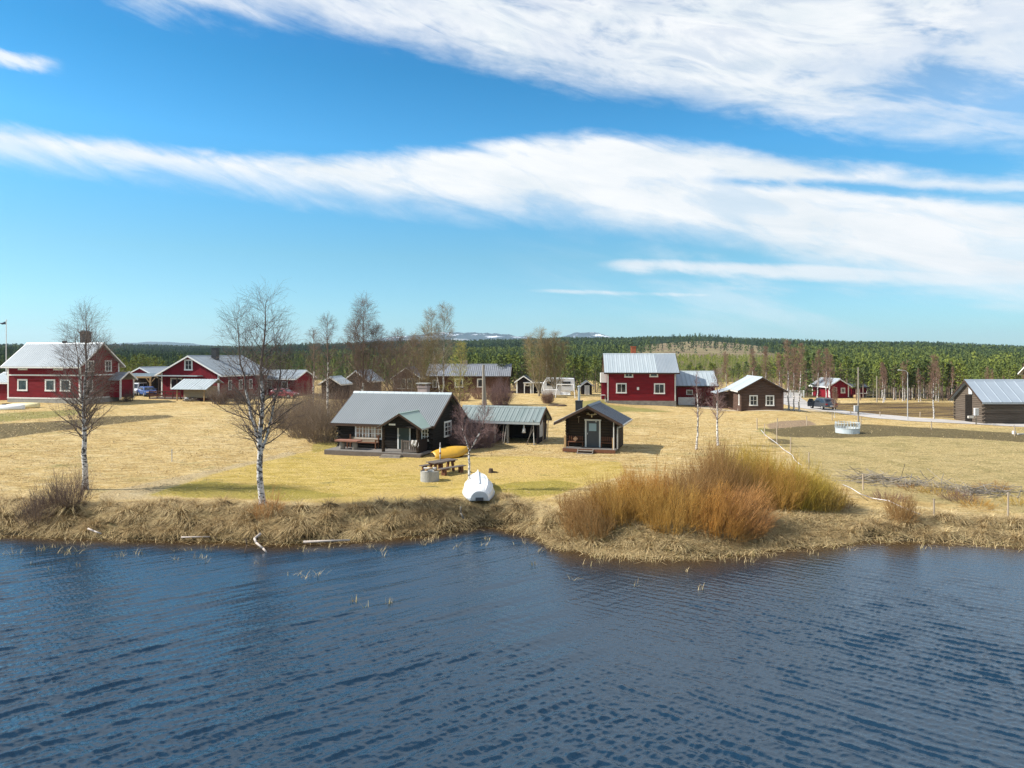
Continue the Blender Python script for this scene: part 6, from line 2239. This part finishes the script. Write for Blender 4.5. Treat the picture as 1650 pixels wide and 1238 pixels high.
# hay feeder
x, y, z = on(1365.5, 66.6)
o = thing('hay_feeder', 'round galvanised hay feeder standing in the muddy pasture', 'hay feeder', (x, y, z))
rad, n_ = 1.08, 24
MB().lathe([(rad, -.03), (rad, .48), (rad + .03, .50), (rad + .03, .44), (rad + .012, .4), (rad + .012, -.03)], (0, 0), 36).build('lower_ring', M['feeder'], o)
m = MB()
for k in range(n_):
    a = 2 * math.pi * k / n_
    m.bar((rad * math.cos(a), rad * math.sin(a), .48), (rad * math.cos(a + .1), rad * math.sin(a + .1), 1.02 + .06 * (k % 2)), .05, .05)
m.build('feeding_bars', M['feeder'], o)
m = MB()
for k in range(36):
    a, a2 = 2 * math.pi * k / 36, 2 * math.pi * (k + 1) / 36
    m.bar((rad * math.cos(a), rad * math.sin(a), .96), (rad * math.cos(a2), rad * math.sin(a2), .96), .05, .05)
m.build('top_rail', M['feeder'], o)
MB().lathe([(0, .42), (.5, .36), (.95, .2), (1.0, 0)], (0, 0), 20).build('hay', M['pale_wood'], o)
# odds and ends by the road and the far cottage
o = thing('mailbox_stand', 'small white box on a stand at the fence by the barn', 'mailbox', on(1634, 66.5))
MB().box(-.12, -.12, .0, .12, .12, .3).build('box', M['white'], o); MB().tube((0, 0, -.1), (0, 0, .9), .03, .03, 8).build('post', M['post_wood'], o)
log_on = MB().bar((0, 0, .06), (2.4, .3, .08), .12, .1).build('pale_plank', M['offwhite'], None, False, on(1640, 66.0))
tag(log_on, 'pale plank lying in the grass by the white box', 'plank')
o = thing('roundpole_gate', 'white field gate across the end of the gravel road', 'gate', on(1274, 125), 0)
m = MB()
for zz in (.35, .75, 1.1):
    m.box(-2.4, -.04, zz, 2.4, .04, zz + .12)
m.build('rails', M['white'], o)
for xx in (-2.4, 0, 2.4):
    MB().box(xx - .08, -.08, -.2, xx + .08, .08, 1.3).build('post', M['white'], o)
o = thing('garden_table', 'low pale garden table near the far red cottage', 'table', on(1389, 127))
MB().box(-.9, -.4, .7, .9, .4, .78).build('table_top', M['offwhite'], o)
for xx in (-.7, .7):
    MB().box(xx - .06, -.3, 0, xx + .06, .3, .7).build('leg', M['offwhite'], o)
tag(MB().lathe([(0, 0), (.42, .02), (.5, .3), (.42, .62), (0, .66)], (0, 0), 16).build('hay_bale', M['pale_wood'], None, True, on(1378.5, 124)), 'orange-tan round bale beside the far red cottage', 'bale')
for px, d, w, lab in ((893, 92.0, .9, 'flat dark rock nearer the round reddish bush'), (905, 91.0, .75, 'flat dark rock farther from the round reddish bush')):
    m = MB(); m.lathe([(w, -.1), (w * .92, .12), (w * .55, .22), (0, .24)], (0, 0), 11)
    q = m.build('rock', M['stump'], None, True, on(px, d)); q.scale = (1, .6, 1)
    tag(q, lab, 'rock')

# ------------------------------------------------------------------ sky, sun, air, camera
SUN_EL, SUN_AZ = 40.0, -94.0            # azimuth from +Y, clockwise positive: the sun stands on the left
w = bpy.data.worlds.new('World'); scene.world = w; w.use_nodes = True
t = NT(w.node_tree)
bgn = w.node_tree.nodes['Background']
sky = t.n('ShaderNodeTexSky', sky_type='NISHITA', sun_disc=False)
sky.sun_elevation = R(SUN_EL); sky.sun_rotation = R(SUN_AZ)
sky.air_density = 1.0; sky.dust_density = .3; sky.ozone_density = 2.0
tcd = t.n('ShaderNodeTexCoord').outputs['Generated']
sp = t.n('ShaderNodeSeparateXYZ'); t.l(tcd, sp.inputs[0])
sx, sy, sz = sp.outputs
az = t.math('ARCTAN2', sx, sy)
hor = t.math('SQRT', t.math('ADD', t.math('MULTIPLY', sx, sx), t.math('MULTIPLY', sy, sy)))
el = t.math('DIVIDE', sz, t.math('MAXIMUM', hor, .05))


def AE(px, py):
    a = math.atan((px - 825) / F)
    return a, (HZ - py) / F * math.cos(a)


tA = t.math('MULTIPLY_ADD', az, 1 / 2.4, .5, clamp=True)


def curve(pts):
    fc = t.n('ShaderNodeFloatCurve')
    cv = fc.mapping.curves[0]
    q = [((AE(*p)[0] / 2.4) + .5, AE(*p)[1]) for p in pts]
    q = [(0.0, q[0][1])] + q + [(1.0, q[-1][1])]
    while len(cv.points) < len(q):
        cv.points.new(.5, .5)
    for pt, (a, b_) in zip(cv.points, sorted(q)):
        pt.location = (a, b_)
        pt.handle_type = 'AUTO'
    fc.mapping.update()
    t.l(tA, fc.inputs['Value'])
    return fc.outputs[0]


cmb = t.n('ShaderNodeCombineXYZ'); t.l(az, cmb.inputs[0]); t.l(el, cmb.inputs[1])
cA = cmb.outputs[0]
nw = t.noise(t.turned(cA, (5, 23, 1), R(12)), 1.0, 9, .6, .5)       # streaky wisps
ns = t.noise(t.turned(cA, (7, 25, 1), R(19)), 1.0, 8, .6, .7)       # cross streaks
nb = t.noise(t.turned(cA, (3.0, 7, 1), R(14)), 1.0, 6, .58, .3)
nf = t.noise(t.mapping(cA, (40, 60, 1)), 1.0, 5, .65)
wsum = t.math('ADD', t.math('MULTIPLY', t.math('SUBTRACT', nw, .5), .085), t.math('MULTIPLY', t.math('SUBTRACT', ns, .5), .065))
wsum = t.math('ADD', wsum, t.math('MULTIPLY', t.math('SUBTRACT', nf, .5), .022))


def band(lo, hi, wlo, whi, amp_lo=1.0, amp_hi=1.0):
    a = t.sstep(t.math('ADD', t.math('SUBTRACT', el, lo), t.math('MULTIPLY', wsum, amp_lo)), -wlo * .35, wlo)
    b_ = t.sstep(t.math('ADD', t.math('SUBTRACT', hi, el), t.math('MULTIPLY', wsum, amp_hi)), -whi * .35, whi)
    return t.math('MULTIPLY', a, b_)


c1 = band(curve([(-200, 262), (0, 264), (150, 280), (300, 298), (450, 318), (600, 335), (750, 350), (900, 362), (1050, 382), (1200, 408), (1350, 440), (1500, 470), (1650, 492), (2000, 530)]),
          curve([(-200, 190), (0, 200), (150, 218), (300, 238), (450, 247), (600, 248), (700, 240), (820, 222), (900, 216), (1000, 218), (1150, 232), (1300, 252), (1450, 268), (1650, 285), (2000, 300)]), .045, .020, .5, .38)
# the blue slit inside the main band on the right
slit = band(curve([(1080, 292), (1150, 300), (1250, 306), (1400, 316), (1650, 338), (2000, 360)]), curve([(1080, 290), (1150, 284), (1250, 282), (1400, 288), (1650, 304), (2000, 310)]), .012, .012, .35, .35)
slit = t.math('MULTIPLY', slit, t.sstep(az, AE(1070, 300)[0], AE(1230, 300)[0]))
c1 = t.math('MULTIPLY', c1, t.math('SUBTRACT', 1.0, t.math('MULTIPLY', slit, .95)))
c2 = band(curve([(-300, -120), (0, -90), (130, -30), (230, 14), (380, 38), (560, 58), (700, 88), (820, 118), (950, 150), (1080, 172), (1200, 186), (1350, 214), (1500, 234), (1650, 246), (2000, 280)]),
          curve([(-300, -2000), (2000, -2000)]), .045, .05, .8, 1.0)
gap = t.math('MULTIPLY', t.sstep(t.math('ADD', t.math('MULTIPLY', nb, .6), t.math('MULTIPLY', ns, .4)), .47, .64), .8)
c2 = t.math('MULTIPLY', c2, t.math('SUBTRACT', 1.0, gap))
c3 = band(curve([(930, 430), (1000, 440), (1150, 447), (1300, 455), (1450, 462), (1650, 470), (2000, 480)]), curve([(930, 424), (1000, 416), (1150, 421), (1300, 424), (1450, 430), (1650, 440), (2000, 450)]), .012, .008, .3, .15)
c3 = t.math('MULTIPLY', c3, t.sstep(az, AE(935, 300)[0], AE(1020, 300)[0]))
c4 = band(curve([(820, 470), (950, 475), (1160, 478)]), curve([(820, 466), (950, 467), (1160, 473)]), .006, .005, .12, .1)
c4 = t.math('MULTIPLY', c4, t.math('MULTIPLY', t.sstep(az, AE(825, 300)[0], AE(900, 300)[0]), t.sstep(az, AE(1180, 300)[0], AE(1120, 300)[0])))
c5 = band(curve([(-300, 90), (0, 108), (90, 112), (160, 116)]), curve([(-300, 60), (0, 74), (60, 88), (160, 104)]), .012, .012, .4, .4)
c5 = t.math('MULTIPLY', c5, t.sstep(az, AE(110, 300)[0], AE(50, 300)[0]))
c6 = t.math('MULTIPLY', t.math('MULTIPLY', t.sstep(nw, .40, .66), t.sstep(az, -.1, .5)), t.math('MULTIPLY', t.sstep(el, .0, .07), t.sstep(el, .24, .12)))
c7 = t.math('MULTIPLY', t.sstep(nb, .44, .66), t.sstep(el, .55, 1.0))     # unseen high cloud overhead and behind, added to whiten the water's reflections
cov = c1
for c_, k in ((c2, .97), (c3, .85), (c4, .8), (c5, .85), (c6, .5), (c7, .8)):
    cov = t.math('MAXIMUM', cov, t.math('MULTIPLY', c_, k))
cov = t.math('MULTIPLY', cov, t.math('MULTIPLY_ADD', t.sstep(ns, .34, .54), .26, .76), clamp=True)
hs = t.n('ShaderNodeHueSaturation'); t.l(sky.outputs[0], hs.inputs['Color'])
hs.inputs['Saturation'].default_value = 1.35
tint = t.ramp(t.math('MULTIPLY', el, 1.6, clamp=True), [(.0, (.46, .74, 1.0)), (.06, (.48, .785, 1.0)), (.23, (.64, .93, .91)), (.48, (.62, 1.22, 1.22)), (.66, (.32, 1.03, 1.05)), (1, (.28, .85, 1.02))])
base = t.mix(1.0, hs.outputs[0], tint, 'MULTIPLY')
ctex = t.mix(t.sstep(t.math('ADD', t.math('MULTIPLY', nw, .6), t.math('MULTIPLY', nb, .4)), .35, .6), (5.3, 5.7, 6.0), (6.5, 6.55, 6.6))
t.l(t.mix(cov, base, ctex), bgn.inputs['Color'])
bgn.inputs['Strength'].default_value = .095

sl = bpy.data.lights.new('sun', 'SUN'); sl.energy = 5.0; sl.angle = R(.53); sl.color = (1, .95, .87)
so = bpy.data.objects.new('sun', sl); COL.objects.link(so)
a = R(SUN_AZ); e = R(SUN_EL)
to_sun = Vector((math.sin(a) * math.cos(e), math.cos(a) * math.cos(e), math.sin(e)))
so.rotation_euler = to_sun.to_track_quat('Z', 'Y').to_euler()
so.location = (-60, 20, 60)

hm = bpy.data.materials.new('haze'); hm.use_nodes = True
hn = hm.node_tree; hn.nodes.clear()
ho = hn.nodes.new('ShaderNodeOutputMaterial'); hv = hn.nodes.new('ShaderNodeVolumePrincipled')
hv.inputs['Color'].default_value = (.62, .82, 1, 1); hv.inputs['Density'].default_value = 8e-5; hv.inputs['Anisotropy'].default_value = .2
hn.links.new(hv.outputs[0], ho.inputs['Volume'])
HAZE = True
DENOISE = True
if HAZE:
    tag(MB().box(-16000, -600, -4, 16000, 9400, 330).build('haze', hm), kind='stuff')

cd = bpy.data.cameras.new('camera'); cam = bpy.data.objects.new('camera', cd); COL.objects.link(cam)
cam.location = (0, 0, H); cam.rotation_euler = (R(90), 0, 0)
cd.sensor_width = 36; cd.lens = 36 * F / 1650
cd.shift_y = -(1238 / 2 - HZ) / 1650
cd.clip_start = .1; cd.clip_end = 40000
scene.camera = cam

scene.view_settings.view_transform = 'Standard'
scene.view_settings.look = 'None'
scene.view_settings.exposure = 0.72
scene.view_settings.gamma = 1.0
scene.render.engine = 'CYCLES'
cy = scene.cycles
cy.use_denoising = DENOISE
cy.use_adaptive_sampling = False
scene.render.filter_size = 1.1
cy.max_bounces = 6; cy.diffuse_bounces = 3; cy.glossy_bounces = 3; cy.transmission_bounces = 2; cy.volume_bounces = 0; cy.transparent_max_bounces = 4
cy.sample_clamp_direct = 2.0; cy.sample_clamp_indirect = 2.0
cy.caustics_reflective = False; cy.caustics_refractive = False
cy.volume_step_rate = 10
cy.denoising_prefilter = 'NONE'
